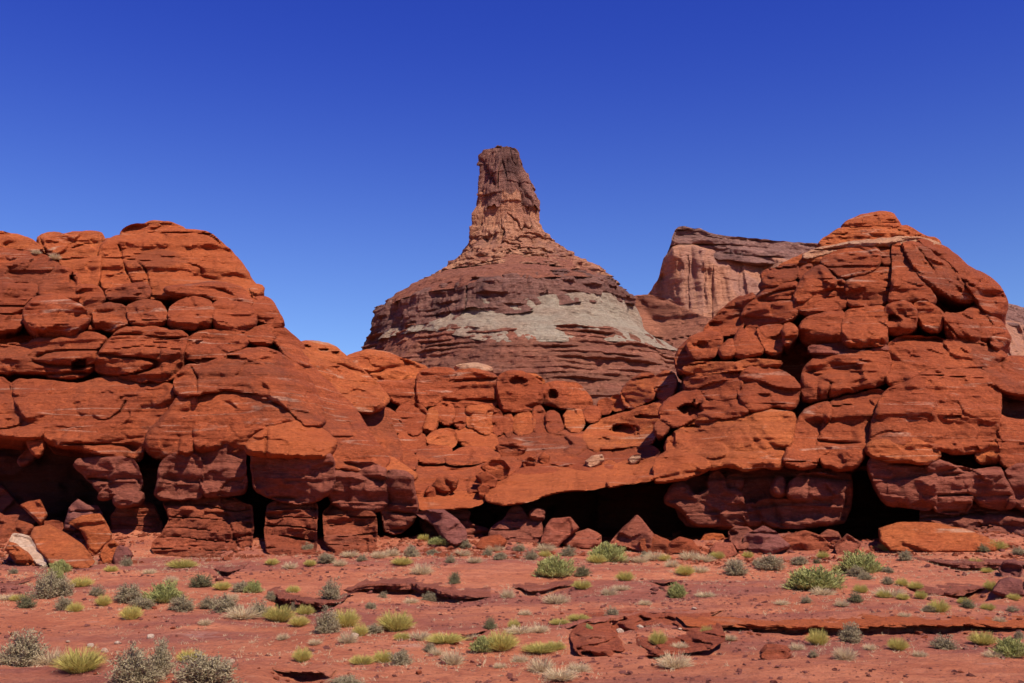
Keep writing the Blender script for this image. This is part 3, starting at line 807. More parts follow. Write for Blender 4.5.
def Rk(name, poly, mat=RED, **k):
    k.setdefault('Y', YR); k.setdefault('seed', 120 + len(Rf.children))
    return rock(name, poly, k.pop('Y'), mat, Rf, **k)
Rk('rock_core', [(704, 338), (745, 312), (770, 280), (822, 258), (860, 226), (893, 224), (940, 254), (995, 300), (996, 342), (990, 364), (1000, 372), (998, 392), (1000, 422), (1060, 426), (1060, 465), (700, 470), (664, 466), (676, 430), (684, 372)], dy=2.9, thick=9, step=3, R=8)
Rk('recess_wall', [(600, 466), (1060, 440), (1060, 560), (600, 560)], SHADE_ROCK, Y=43.6, thick=4, step=3, R=3)
Rk('rock_cap', [(839, 229), (846, 222), (854, 219.5), (859, 216), (868, 214.5), (883, 212.5), (893, 213.5), (897, 220), (902, 227), (880, 230), (860, 231)], ORANGE, R=5, bulge=.5, lam=.16, lamp=.25, dy=.2)
Rk('rock_cap', [(816, 248), (822, 240), (833, 233), (840, 227.5), (860, 229), (880, 226.5), (902, 225), (915, 231.5), (925, 236.5), (937, 240), (943, 248), (925, 245), (905, 242), (890, 243), (875, 245), (850, 245), (833, 249)], ORANGE, R=6, bulge=.5, lam=.18, lamp=.24, dy=0, tilt=.35)
Rk('pale_ledge', [(798, 258), (818, 248.5), (835, 246), (850, 243), (875, 241), (892, 239), (910, 237.5), (925, 239.5), (938, 244), (943, 249), (925, 245.5), (905, 243), (890, 245), (870, 247), (850, 249), (830, 251), (815, 257)], PALE, R=2.5, bulge=.25, dy=-.55, thick=2, step=1.0)
Rk('rock_block', [(820, 254), (833, 248), (856, 246), (874, 244.5), (879, 252), (880, 266), (871, 273), (858, 278), (841, 279), (830, 270), (821, 263)], RED, R=8, bulge=.8, dy=-.35)
Rk('rock_block', [(879, 246), (890, 244.5), (893.5, 252), (894, 265), (881, 267)], RED, R=5, bulge=.5, dy=-.2)
Rk('rock_block', [(847, 279), (862, 275), (879, 266), (894, 265), (894, 285), (890, 299), (885, 306), (865, 307), (848, 308), (845, 290)], RED, R=8, bulge=.7, dy=-.25)
Rk('rock_block', [(796, 307), (803, 299), (815, 294), (832, 290), (836, 277), (843, 278), (847, 288), (849, 307), (830, 310), (810, 315), (797, 313)], RED, R=8, bulge=.7, dy=-.25)
Rk('rock_block', [(793, 300), (796, 290), (802, 278), (819, 264), (828, 271), (836, 280), (835, 288), (818, 295), (800, 305)], RED, R=8, bulge=.9, dy=-.6, thick=2.2, under=(8, 0.6))
Rk('rock_block', [(797, 276), (800, 268), (811, 264.5), (813, 268), (803, 281)], RED, R=4, bulge=.4, dy=-.3, thick=1.5)
Rk('rock_block', [(760, 274), (774, 268.5), (795, 264), (798, 269), (798, 279), (780, 286), (758, 289), (763, 281)], RED, R=6, bulge=.7, dy=-.35, under=(8, 0.6))
Rk('rock_block', [(774, 270), (800, 256), (820, 249), (824, 256), (822, 264), (812, 266), (798, 269), (793, 266)], ORANGE, R=5, bulge=.5, dy=.1)
Rk('rock_block', [(741, 319), (747, 306), (759, 294), (768, 286.5), (797, 279), (796, 295), (800, 304), (798, 317), (782, 324), (760, 328), (744, 326)], RED, R=9, bulge=.9, dy=-.3, under=(8, 0.6))
Rk('rock_block', [(702, 331), (719, 314), (736, 299), (758, 292.5), (750, 306), (745, 316), (741, 330), (729, 336), (710, 337)], RED, R=8, bulge=.7, dy=0)
Rk('rock_block', [(687, 342), (692, 336.5), (708, 332), (723, 334), (721, 347), (711, 358), (694, 360), (688, 350)], RED, R=7, bulge=.8, dy=-.7, thick=2, pits=[(703, 345, 6, 4, .35)])
Rk('rock_block', [(675, 358), (682, 345), (692, 337), (692, 355), (696, 363), (686, 372), (677, 370)], RED, R=6, bulge=.6, dy=.3)
Rk('rock_block', [(719, 350), (727, 341), (734, 339), (734, 358), (722, 359)], RED, R=4, bulge=.5, dy=-.5, thick=2)
Rk('rock_block', [(731, 348), (739, 330), (743, 328), (750, 341), (757, 341), (765, 352), (751, 356), (737, 359)], RED, R=5, bulge=.5, dy=-.5, thick=2)
Rk('rock_block', [(744, 330), (752, 325), (757, 333), (763, 346), (755, 346), (748, 339)], RED, R=4, bulge=.4, dy=-.35, thick=2)
Rk('rock_block', [(756, 330), (763, 328), (780, 324), (785, 327), (785, 350), (768, 354), (761, 342)], RED, R=4, bulge=.5, dy=-.45, thick=2)
Rk('rock_block', [(783, 325), (792, 323), (798.5, 333), (790, 344), (784, 346)], RED, R=4, bulge=.5, dy=-.7, thick=2)
Rk('rock_ledge', [(680, 372), (687, 366), (701, 362.5), (733, 364), (751, 359.5), (780, 361), (783, 364), (763, 367), (742, 370), (716, 373), (695, 374)], ORANGE, R=3, bulge=.3, dy=-.9, thick=2, topR=1.2)
Rk('rock_block', [(798, 330), (805, 319), (815, 314.5), (830, 313), (846, 311), (845, 335), (840, 347), (815, 347), (802, 342)], RED, R=8, bulge=1.0, dy=-1.05, under=(14, 1.1))
Rk('rock_block', [(844, 312), (865, 308.5), (885, 305.5), (888, 318), (886, 332), (888, 346), (865, 348), (843, 348), (841, 330)], RED, R=8, bulge=1.0, dy=-1.1, under=(13, 1.1))
Rk('rock_block', [(884, 310), (890, 304.5), (908, 301.5), (915, 309), (918, 318), (915, 331), (900, 335), (887, 335), (883, 322)], RED, R=9, bulge=1.1, dy=-1.05, pits=[(893, 320, 8, 6, .8)], under=(12, 1.0))
Rk('rock_block', [(914, 305), (922, 301), (938, 308), (944, 315), (942, 330), (936, 333), (918, 326)], RED, R=7, bulge=.8, dy=-0.95, under=(9, 0.8))
Rk('rock_block', [(944, 312), (953, 316), (965, 312), (975, 305.5), (986, 311.5), (995, 322), (998, 338), (990, 347), (970, 344), (950, 341), (943, 328)], RED, R=10, bulge=1.1, dy=-0.85, under=(12, 1.1))
Rk('rock_block', [(990, 316), (1001, 321), (1007, 332), (1011, 340), (1005, 345), (997, 351), (989, 345), (992, 330)], RED, R=7, bulge=.8, dy=-0.75, under=(8, 0.7))
Rk('rock_block', [(892, 246), (899, 242.5), (904, 253), (916, 272), (926, 287), (936, 299), (935, 305), (918, 302), (896, 302), (888, 305), (892, 287), (894, 265)], RED, R=7, bulge=.7, dy=-0.8, under=(6, 0.5))
Rk('rock_block', [(900, 244), (915, 241.5), (924, 248), (937, 258), (951, 266), (958, 275), (966, 285), (977, 302), (962, 303), (945, 296), (928, 288), (918, 278), (908, 259)], RED, R=8, bulge=.9, dy=-1.15, thick=4, under=(9, 0.9))
Rk('rock_block', [(915, 242), (926, 240), (943, 246.5), (958, 258.5), (972, 270), (987, 276), (997, 284), (1003, 294), (1007, 305), (1004, 316), (994, 318), (983, 314), (975, 304), (965, 287), (957, 276), (950, 267), (937, 259), (924, 249)], RED, R=10, bulge=1.1, dy=-0.95, thick=4, under=(9, 0.9))
Rk('rock_ledge', [(808, 347), (824, 345), (839, 343.5), (859, 340.5), (874, 343), (889, 347), (890, 352), (870, 354), (849, 354), (824, 355), (810, 353)], MAROON, R=3, bulge=.35, dy=-.35, thick=2, pits=[(857, 347.5, 4, 2.4, .7), (868, 347.5, 5, 2, .7)])
Rk('rock_block', [(802, 397), (801, 378), (805, 367), (815, 358.5), (847, 353), (888, 349), (891, 368), (886, 383), (870, 388), (850, 392), (834, 396), (820, 400), (804, 402)], RED, under=(8, 0.6), R=9, bulge=1.0, dy=-0.35, cracks=[[(831, 383), (828, 397)]], bed=1.3)
Rk('rock_block', [(887, 350), (890, 342), (898, 338.5), (908, 337), (933, 338), (945, 341), (962, 339), (980, 344), (998, 351), (1011, 357), (992, 364), (983, 368), (962, 369), (941, 371), (918, 375), (904, 386), (888, 387), (885, 370)], RED, R=8, bulge=.8, dy=-.35, bed=1.3, thick=4)
Rk('rock_block', [(886, 390), (903, 385), (918, 374), (941, 370), (962, 368), (980, 368), (991, 379), (1000, 389), (1000, 410), (997, 440), (978, 452), (956, 454), (940, 450), (915, 448), (890, 446), (871, 446), (871, 425), (878, 407)], RED, R=14, bulge=1.2, dy=-0.75, thick=5, topR=1.3, pits=[(952, 417, 10, 2, .3)])
Rk('rock_block', [(802, 411), (815, 406), (831, 401), (833, 415), (825, 424), (822, 432), (820, 466), (800, 469), (783, 467), (787, 447), (794, 430)], RED, R=9, bulge=.9, dy=-.15, thick=4)
Rk('rock_block', [(829, 402), (850, 396), (887, 389), (881, 407), (874, 425), (874, 442), (866, 450), (861, 462), (848, 471), (835, 469), (819, 466), (820, 432), (825, 422), (831, 414)], RED, R=10, bulge=.9, dy=-.1, thick=4)
Rk('rock_block', [(981, 365), (995, 360), (1015, 356.5), (1055, 362), (1055, 380), (1015, 376), (1000, 376), (987, 378)], RED, R=6, bulge=.6, dy=-.2)
Rk('rock_block', [(984, 377), (1000, 374), (1055, 379), (1055, 398), (1020, 394), (1002, 392), (992, 385)], RED, R=6, bulge=.6, dy=-.45)
Rk('rock_block', [(997, 413), (1008, 420), (1055, 422), (1055, 468), (1023, 469), (1003, 468), (997, 450), (996, 432)], RED, R=9, bulge=.9, dy=-.25, thick=4)
Rk('rock_block', [(975, 454), (984, 444), (997, 442), (1001, 461), (991, 463), (980, 463)], ORANGE, R=5, bulge=.5, Y=38.4, thick=2)
Rk('rock_block', [(683, 382), (690, 375.5), (700, 371.5), (725, 371), (741, 374), (742, 394), (730, 403), (715, 405), (700, 398), (688, 394)], RED, R=9, bulge=.9, dy=-0.5, under=(7, 0.6))
Rk('rock_block', [(739, 375), (754, 365.5), (780, 369.5), (798, 382), (799, 398), (792, 409), (775, 407), (760, 412), (742, 411), (738, 395)], RED, R=9, bulge=.9, dy=-0.6, under=(7, 0.6))
Rk('rock_block', [(666, 401), (680, 393), (700, 391), (715, 399), (735, 399), (749, 407), (747, 415), (720, 418), (700, 418), (688, 423), (676, 428), (663, 423), (658, 411)], RED, R=8, bulge=.8, dy=-.5, pits=[(689, 410, 12, 7, 1.5), (716, 395, 12, 5, 1.2)])
Rk('rock_block', [(654, 426), (664, 417), (673, 422), (665, 436), (656, 437)], RED, R=5, bulge=.6, dy=-.6, thick=2)
Rk('rock_shelf', [(664, 444), (675, 431), (685, 423), (700, 417), (720, 414), (745, 413), (770, 410), (792, 411.5), (797, 424), (790, 447), (786, 468), (765, 467), (749, 470), (735, 468), (725, 465), (712, 469), (700, 468), (690, 463), (668, 458)], ORANGE, R=9, bulge=.9, dy=-.3, bed=1.3, thick=3, pits=[(693, 428, 8, 3, .6), (671, 437, 3.5, 8, .8)], under=(6, 0.4))
Rk('rock_lip', [(654, 468), (658, 457), (672, 449), (690, 455), (706, 460), (711, 467), (696, 476), (675, 480), (660, 482), (655, 482)], ORANGE, R=8, bulge=.9, dy=-.5, thick=3)
Rk('hollow_back', [(985, 378), (1070, 378), (1070, 432), (985, 432)], SHADE_ROCK, dy=2.2, R=2, thick=3, step=2.5)
# maroon wall under the overhang
Rk('rock_block', [(672, 480), (700, 468), (850, 464), (852, 505), (840, 528), (690, 529), (676, 512)], MAROON, Y=39.15, R=3.5, bulge=.35, thick=3)
Rk('rock_block', [(663, 500), (672, 485), (686, 483), (692, 498), (709, 492), (708, 478), (716, 470), (723, 478), (726, 489), (739, 489), (746, 512), (748, 525), (720, 526), (692, 526), (686, 513), (674, 506)], MAROON, Y=38.35, R=3.5, bulge=.35, thick=3)
Rk('rock_block', [(725, 481), (732, 476), (742, 477), (743, 488), (735, 491), (726, 489)], MAROON, Y=38.6, R=3.5, bulge=.35, thick=2)
Rk('rock_block', [(743, 503), (755, 505), (764, 524), (745, 526)], MAROON, Y=38.35, R=3.5, bulge=.35, thick=2)
Rk('rock_block', [(753, 509), (763, 499), (778, 500), (790, 501), (800, 497), (847, 489), (842, 509), (837, 523), (794, 528), (765, 525)], MAROON, Y=38.25, R=3.5, bulge=.35, thick=3)
Rk('rock_block', [(787, 486), (800, 476), (813, 473.5), (830, 474), (844, 481), (849, 488), (840, 497), (810, 500), (788, 500)], MAROON, Y=38.1, R=3.5, bulge=.35, thick=3)
Rk('rock_block', [(771, 489), (777, 476), (784, 479), (787, 493), (780, 497), (773, 495)], MAROON, Y=38.25, R=3.5, bulge=.35, thick=2)
Rk('cap_rock', [(865, 448), (875, 440), (890, 436.5), (905, 437.5), (925, 444), (938, 450), (940, 459), (925, 464), (905, 462), (885, 460), (869, 456)], ORANGE, Y=37.4, tilt=.5, R=5, bulge=.5, thick=3, topR=1.6, bed=1.4)
Rk('rock_block', [(867, 466), (875, 453), (888, 451), (898, 462), (906, 480), (911, 493), (894, 506), (885, 505), (877, 490), (871, 478)], MAROON, Y=37.6, R=3.5, bulge=.35, thick=4)
Rk('rock_block', [(887, 454), (905, 457), (926, 460), (936, 470), (937, 495), (934, 509), (910, 507), (888, 505), (886, 490)], MAROON, Y=37.75, R=3.5, bulge=.35, thick=4)
Rk('rock_block', [(923, 462), (945, 461), (960, 469), (973, 490), (971, 510), (950, 514), (931, 509), (932, 485)], MAROON, Y=37.7, R=3.5, bulge=.35, thick=4)
Rk('rock_block', [(943, 463), (965, 469), (980, 472), (998, 467), (1003, 474), (1013, 495), (1015, 508), (995, 509), (975, 502), (957, 476)], MAROON, Y=37.85, R=3.5, bulge=.35, thick=4)
Rk('rock_block', [(1003, 466), (1055, 464), (1055, 512), (1018, 512), (1012, 490)], MAROON, Y=38.1, R=3.5, bulge=.35, thick=4)
Rk('laminated_base', [(918, 512), (935, 506), (975, 503), (1015, 506), (1055, 506), (1055, 552), (930, 552)], MAROON, Y=37.9, R=3.5, bulge=.35, thick=3, lam=.35, lamp=.45, tilt=1.1)

# ------------------------------------------------------------------ far butte and mesa
FS = 13.0
CAPROCK = sandstone('dark_caprock', (.40, .180, .125), (.29, .122, .090), (.36, .21, .16), s=FS, streak=.2, varnish=.5, vert=.5, bump=1.4, vcol=(.07, .035, .032))
TOWER = sandstone('tan_cliff_rock', (.70, .330, .175), (.54, .215, .120), (.55, .33, .22), s=FS, streak=.1, varnish=.35, vert=.65, bump=1.4, bed=.25, vcol=(.24, .105, .085))
APRON = sandstone('red_talus', (.48, .175, .095), (.38, .130, .080), (.42, .22, .15), s=FS, streak=.1, varnish=.2, bump=1.5, bed=.3)
BAND = sandstone('banded_cliff', (.40, .185, .130), (.29, .125, .090), (.38, .25, .20), s=FS, streak=.3, varnish=.4, vert=.6, bump=1.5, bed=.7, vcol=(.075, .040, .036))
GREYSHALE = sandstone('grey_green_shale', (.50, .40, .28), (.47, .31, .205), (.50, .42, .31), s=FS, streak=.0, varnish=.22, bump=1.2, bed=.35, vcol=(.36, .17, .105))
LEDGY = sandstone('red_ledgy_slope', (.48, .185, .105), (.36, .120, .072), (.44, .27, .19), s=FS, streak=.35, varnish=.35, bump=1.6, bed=1.0, vcol=(.11, .05, .042))

BY = 620.0
Bz = np.array([0, 45, 70, 80, 88, 92, 96, 100, 110, 113, 116, 121, 127, 137, 143, 148, 155, 164, 174, 184, 196, 210, 216, 218.5])
BL = np.array([-140, -114, -98, -92, -89, -87, -86, -85, -83.5, -81, -77, -72, -62, -45, -37.5, -36, -31, -25.4, -23, -21, -20.5, -18, -15.5, -9])
BR = np.array([168, 132, 116, 108, 98, 90, 84, 80, 77, 76, 75, 72, 66, 56, 49, 39, 29, 21, 16.5, 16, 12, 7.4, 4.3, 0])
_rw = np.linspace(80, 500, 200)
_q = unproj(np.full(200, 612.), _rw, np.full(200, BY))
def tilt_up(z):
    """heights read off the picture -> true height and width scale (the camera looks up)"""
    rw = 500 - z / .62
    return np.interp(rw, _rw, _q[:, 2]), np.interp(rw, _rw, _q[:, 0]) / 62.0
def dip(T):
    c = np.cos(T)
    return 4 + 11 * c + 7 * c * c
butte = thing('butte', 'far butte with a tall rock tower above a grey shale band, centre skyline', 'butte', (0, BY, 0))
def loft(name, z0, z1, mat, dz=1.0, grow=0.0, kind='cliff', depth=1.2, wav0=0, wav1=0, seed=0, na=620, d0=0, d1=0, shale=0):
    nz = max(8, int((z1 - z0) / dz))
    th = np.linspace(0, 2 * np.pi, na, endpoint=False)
    T, U = np.meshgrid(th, np.linspace(0, 1, nz))
    cyc = np.stack([np.cos(T) * 2.2, np.sin(T) * 2.2, 0 * T + seed], -1).reshape(-1, 3)
    a0 = z0 + wav0 * fbm(cyc, 4, 401).reshape(T.shape); a1 = z1 + wav1 * fbm(cyc + 9, 4, 402).reshape(T.shape)
    a0 = a0 + d0 * dip(T); a1 = a1 + d1 * dip(T)
    if shale:      # the grey band runs up into a tongue and thins out round the left side
        lf = sstep(.10, .55, -np.cos(T))
        tongue = 7 * np.exp(-((np.cos(T) + .22) / .10) ** 2)
        if shale == 1: a0 = a0 + 12 * lf; a1 = a1 + tongue - 4 * lf
        elif shale == 2: a0 = a0 + tongue - 4 * lf
        else: a1 = a1 + 9 * lf
    Z = a0 + (a1 - a0) * U
    dd = dip(T) * sstep(135, 110, Z) if d0 or d1 else 0
    l = np.interp(Z - dd, Bz, BL); r = np.interp(Z, Bz, BR)
    cx = (l + r) / 2; a = (r - l) / 2 + grow
    b = a * np.interp(Z, [0, 120, 150, 220], [1.35, 1.35, .95, .9])
    x = cx + a * np.cos(T); y = BY + b * np.sin(T)
    P = np.stack([x.ravel(), y.ravel() - BY, Z.ravel()], -1) / 10.0
    out = np.stack([np.cos(T).ravel(), np.sin(T).ravel()], -1)
    if kind == 'cliff':
        n = 2.6 * fbm(P * np.array([1.0, 1.0, .16]), 5, 411 + seed) + 1.5 * fbm(P * np.array([2.4, 2.4, .5]), 4, 412 + seed) + 1.1 * fbm(P * 1.1, 4, 413)
        ph = P[:, 2] * 1.5 + .5 * fbm(P * np.array([.7, .7, .4]), 3, 414)
        n += .9 * vnoise(np.stack([P[:, 0] * .6, P[:, 1] * .6, np.floor(ph) * 3.3], -1), 415)
        ck = fbm(P * np.array([1.3, 1.3, .16]) + 5, 2, 416)
        n -= 1.7 * np.exp(-(ck / .045) ** 2) * sstep(-.1, .3, vnoise(P * np.array([.9, .9, .5]), 417))
    elif kind == 'band':
        ph = P[:, 2] * 3.2 + .35 * fbm(P * np.array([.6, .6, .4]), 3, 424)
        n = 3.0 * fbm(P * np.array([1.1, 1.1, .22]), 5, 421) + 1.6 * vnoise(np.stack([P[:, 0] * .9, P[:, 1] * .9, np.floor(ph) * 3.3], -1), 425) + 1.0 * fbm(P * 2.2, 4, 426)
        ck = fbm(P * np.array([1.1, 1.1, .12]) + 5, 2, 427)
        n -= 2.6 * np.exp(-(ck / .05) ** 2) * sstep(-.1, .3, vnoise(P * np.array([.7, .7, .6]), 428))
    elif kind == 'slope':
        n = 2.2 * fbm(P * np.array([.9, .9, .10]), 4, 431) + 1.6 * fbm(P * 1.6, 5, 432)
    else:   # ledgy
        ph = P[:, 2] * 3.4 + .7 * fbm(P * np.array([.35, .35, .5]), 4, 441)
        fr = ph - np.floor(ph)
        lv = vnoise(np.stack([P[:, 0] * .5, P[:, 1] * .5, np.floor(ph) * 5.1], -1), 442)
        pm = .15 + 1.2 * sstep(-.25, .4, fbm(P * np.array([.3, .3, 1.2]), 3, 445))
        n = pm * (2.4 + 3.2 * lv) * (sstep(.0, .3, fr) - fr) * 1.3 + 3.4 * fbm(P * np.array([1.0, 1.0, .35]), 5, 443) + 2.2 * fbm(P * 2.4, 4, 444)
    if kind == 'cliff': n = n * (1 + .7 * sstep(168, 140, Z.ravel()))
    n = n * {'cliff': 1.7, 'band': 1.8, 'slope': 1.5, 'ledgy': 1.0}[kind]
    zt, xs_ = tilt_up(Z.ravel())
    V = np.stack([(x.ravel() + out[:, 0] * n) * xs_, y.ravel() + out[:, 1] * n, zt], -1)
    idx = np.arange(nz * na).reshape(nz, na)
    nx_ = np.roll(idx, -1, 1)
    fs = np.stack([idx[:-1], nx_[:-1], nx_[1:], idx[1:]], -1).reshape(-1, 4).tolist()
    top = len(V)
    V = np.concatenate([V, [[V[-na:, 0].mean(), BY, V[-na:, 2].mean() + .4]]])
    fs += [[int(idx[-1, i]), int(nx_[-1, i]), top] for i in range(na)]
    return mesh_from(name, V, fs, mat, butte, sharp=40)
loft('ledgy_base', 0, 84, LEDGY, .45, kind='ledgy', wav1=3, seed=1, na=900, d1=.25, shale=3)
loft('shale_slope', 76, 97, GREYSHALE, .8, kind='slope', grow=.5, wav0=2.5, wav1=2.5, seed=2, d0=.2, d1=1, shale=1)
loft('cliff_band', 91, 114, BAND, .6, kind='band', wav0=3, wav1=3, seed=3, na=900, d0=1, d1=1, shale=2)
loft('red_apron', 110, 140, APRON, .7, kind='slope', grow=-.5, wav1=3, seed=4, d0=.8, d1=0.01)
loft('tower', 130, 188, TOWER, .5, kind='cliff', wav1=6, seed=5, na=420)
loft('tower_cap', 176, 218.5, CAPROCK, .5, kind='cliff', grow=.2, wav0=9, wav1=2.5, seed=6, na=420)

mesa = thing('mesa', 'distant flat topped mesa cliff with a dark caprock, right of the rock tower', 'mesa', (220, 950, 0))
MS = 22.0
YM = RBF([(640, 300, 945), (672, 250, 930), (720, 260, 925), (800, 270, 935), (900, 300, 1000), (1040, 340, 1150), (660, 340, 925), (700, 380, 820), (800, 380, 860), (1040, 390, 1050), (1350, 340, 1250), (1350, 500, 1000), (560, 500, 640), (800, 500, 660), (1040, 500, 800)], 1.0)
def Ms(name, poly, mat, **k):
    k.setdefault('seed', 200 + len(mesa.children))
    return rock(name, poly, YM, mat, mesa, s=MS, grow=.4, yaw=0.0, under=None, **k)
MS_CAP = sandstone('mesa_caprock', (.47, .235, .175), (.36, .170, .130), (.40, .26, .21), s=MS, streak=.4, varnish=.4, vert=.2, bump=1.4, bed=1.0, vcol=(.08, .04, .04))
MS_WALL = sandstone('mesa_wall_rock', (.64, .305, .170), (.52, .210, .115), (.58, .37, .27), s=MS, streak=.1, varnish=.55, vert=.45, bump=1.0, bed=.12, vcol=(.34, .185, .155))
MS_TALUS = sandstone('mesa_talus', (.62, .235, .125), (.50, .175, .098), (.42, .24, .17), s=MS, streak=.2, varnish=.25, bump=1.5, bed=.5)
Ms('mesa_wall', [(638, 306), (646, 297), (655, 288), (660, 272), (667, 254), (674, 244), (690, 245), (720, 252), (760, 256), (800, 262), (900, 290), (1005, 322), (1080, 330), (1360, 345), (1360, 430), (640, 400)], MS_WALL, rough=.65, cracks=[[(x + dx, r) for r, dx in ((256, 0), (270, 1.2), (285, -.6), (300, .8), (318, 0), (335, -.8))] for x in (688, 705, 712, 739, 766)], crackd=.09, R=2, bulge=.3, thick=9, flute=1.3, bed=.3, facet=.8, smooth=1, step=1.1)
Ms('caprock', [(667, 258), (671, 246), (674, 232), (680, 227), (690, 228), (700, 229.5), (720, 236), (740, 238), (760, 239.5), (790, 242), (830, 246), (900, 272), (1000, 305), (1080, 314), (1360, 330), (1360, 348), (1080, 333), (1005, 325), (900, 295), (800, 264), (760, 262), (735, 260), (715, 258), (695, 254), (684, 251), (676, 254)], MS_CAP, rough=.5, R=1.5, bulge=.12, thick=9, dy=-3, lam=.5, lamp=.42, flute=.3, step=1.1)
Ms('talus_slope', [(570, 420), (590, 330), (606, 306), (620, 298), (640, 295.5), (652, 295), (668, 300), (690, 312), (720, 322), (760, 330), (820, 350), (900, 360), (1080, 362), (1360, 372), (1380, 508), (540, 508)], MS_TALUS, R=1, bulge=.1, thick=6, dy=-30, tilt=0, step=1.4, bed=.8, rough=.75, facet=.6)

# ------------------------------------------------------------------ ledges in the wash
LEDGE_INFO = [
    ('long low purple rock ledge with a black shadow beneath, below the left pillars', PAVE),
    ('low red ledge with a thin dark gap at the bottom left edge', DIRT),
    ('upper tier of the broken red ledge outcrop right of centre', DIRT),
    ('long straight orange rock ledge crossing the lower right of the wash', ORANGE),
    ('short dark ledge beside the green bush in the middle of the wash', PAVE),
    ('tiny red ledge at the head of the sandy hollow, centre', DIRT),
    ('small ragged dark ledge just below the left pillars', PAVE),
    ('thin little slab edge in the sand right of centre', PAVE),
    ('purple outcrop with a shadowed undercut in front of the long orange fallen slab', PAVE),
    ('thin purple ledge right below the long orange fallen slab', PAVE),
    ('broken purple ledge of stepped blocks left of the long shadowed ledge', PAVE),
    ('dark purple ledge at the left edge, under the white slab', PAVE),
]
for k, (lab, m_) in enumerate(LEDGE_INFO):
    ledge_slab(k, 'rock_ledge', lab, m_, k)

_ya, _yb = ray_ground(650, 657, ground)[1], ray_ground(650, 612, ground)[1]
def YBANK(px_, row_):
    t = np.clip((651 - row_) / (651 - 612), 0, 1)
    return _ya - .30 + (_yb - .75 - _ya) * t ** 1.1
bank = rock('rock_ledge', [(568, 634), (578, 625), (600, 620), (625, 615), (680, 615), (712, 618), (726, 630), (722, 646), (700, 652), (670, 654), (640, 660), (612, 661), (590, 666), (580, 656), (574, 648)], YBANK, SHALE, None,
            R=3, bulge=.35, thick=1.2, lam=.16, lamp=.20, step=.8, rough=1.7, facet=2.8, bed=.5, jit=2.2, s=.62, seed=9, grow=0, pits=[(597, 640, 9, 3, .4), (640, 652, 13, 3, .45), (702, 645, 11, 3, .45), (586, 654, 6, 3, .4), (648, 628, 10, 2.5, .3)], under=(4, .12))
tag(bank, 'lower tier of the broken red ledge outcrop, crumbling into the sand', 'rock ledge')

# ------------------------------------------------------------------ fallen boulders
def boulder(poly, label, mat=RED, name='boulder', dY=0.0, Y=None, tilt=.45, R=None, bulge=None, **k):
    p = np.array(poly, float)
    k.setdefault('under', (3, .1))
    k.setdefault('facet', 1.7)
    w = p[:, 0].max() - p[:, 0].min(); h = p[:, 1].max() - p[:, 1].min()
    yb = Y if Y is not None else ray_ground(p[:, 0].mean(), p[:, 1].max() - 1)[1] + dY
    sz = min(w, h) * yb / F
    k.setdefault('seed', 260 + int(p[:, 0].sum()) % 97)
    o = rock(name, [(a, b + (2.5 if b > p[:, 1].max() - .25 * h else 0)) for a, b in poly], yb, mat, None, R=R or .24 * min(w, h) + 1.5,
             bulge=bulge or .55 * sz + .1, thick=max(.5, .9 * sz), tilt=tilt, grow=.3, step=min(1.2, max(.55, min(w, h) / 14)), rough=min(1, .4 + .5 * sz), bed=.6, jit=.6, topR=1.1, smooth=0, **k)
    return tag(o, label, 'boulder')
boulder([(9, 541), (13, 534), (22, 535), (30, 538), (38, 548), (47, 560), (44, 565), (36, 561), (26, 552), (15, 545)], 'white faced flat slab leaning in the rubble at far left', WHITEROCK, 'fallen_slab', dY=.1, R=1.5, bulge=.1, tilt=1.2, facet=.3)
boulder([(5, 549), (9, 542), (16, 544), (27, 552), (38, 561), (34, 566), (16, 561)], 'orange block wedged under the white faced slab at far left', ORANGE, 'fallen_block', dY=.15, R=2, tilt=.3)
boulder([(30, 537), (34, 528), (48, 524.5), (63, 533), (82, 546), (95, 559), (88, 565), (64, 566), (51, 564), (40, 551)], 'smooth orange fallen slab with a pale top leaning right of the white slab', ORANGE, 'fallen_slab', dY=.1, tilt=1.5, facet=.4)
boulder([(68, 523), (82, 516), (100, 514), (106, 522), (112, 534), (110, 541), (96, 553), (89, 554), (86, 541), (81, 531)], 'big rounded red boulder standing behind the orange fallen slab', ORANGE, dY=.5, facet=.7)
boulder([(64, 526), (69, 508), (78, 499), (88, 505), (98, 506), (103, 515), (90, 524), (75, 530)], 'purple wedge shaped boulder peeking up behind the big round boulder', PURPLE, Y=37.2)
boulder([(99, 556), (105, 546), (114, 540), (119, 546), (116, 556), (111, 564), (103, 561)], 'small tan split boulder at the foot of the big round boulder', ORANGE)
boulder([(113, 558), (118, 546), (128, 548), (133, 556), (126, 563), (114, 565)], 'purple lumpy boulder beside the small tan split boulder', PURPLE)
boulder([(20, 505), (28, 502), (40, 499.5), (47, 515), (41, 523), (30, 514)], 'dark red angular block on the rubble slope at far left', RED, Y=37.4)
boulder([(-24, 483), (0, 485), (8, 492), (18, 503), (32, 515), (46, 520), (62, 522), (66, 545), (30, 549), (-24, 552)], 'heap of red rubble rising under the left cliff at the left edge', SHALE, 'rubble_heap', Y=37.9, tilt=1.0, R=8)
boulder([(-6, 540), (4, 524), (18, 520), (34, 526), (26, 540), (10, 548)], 'dull red boulder behind the white slab at the left edge', RED, Y=36.6)
boulder([(415, 513), (429, 509.5), (444, 510), (457, 519), (465, 529), (467, 539), (457, 545), (449, 542), (440, 536), (434, 526)], 'large flat purple block tipped down beside the cave mouth', PURPLE, 'fallen_block', dY=0)
boulder([(540, 544), (545, 528), (552, 519), (570, 517.5), (579, 528), (566, 538), (556, 546)], 'pale topped brown boulder in front of the long cave', BROWN, dY=-.5)
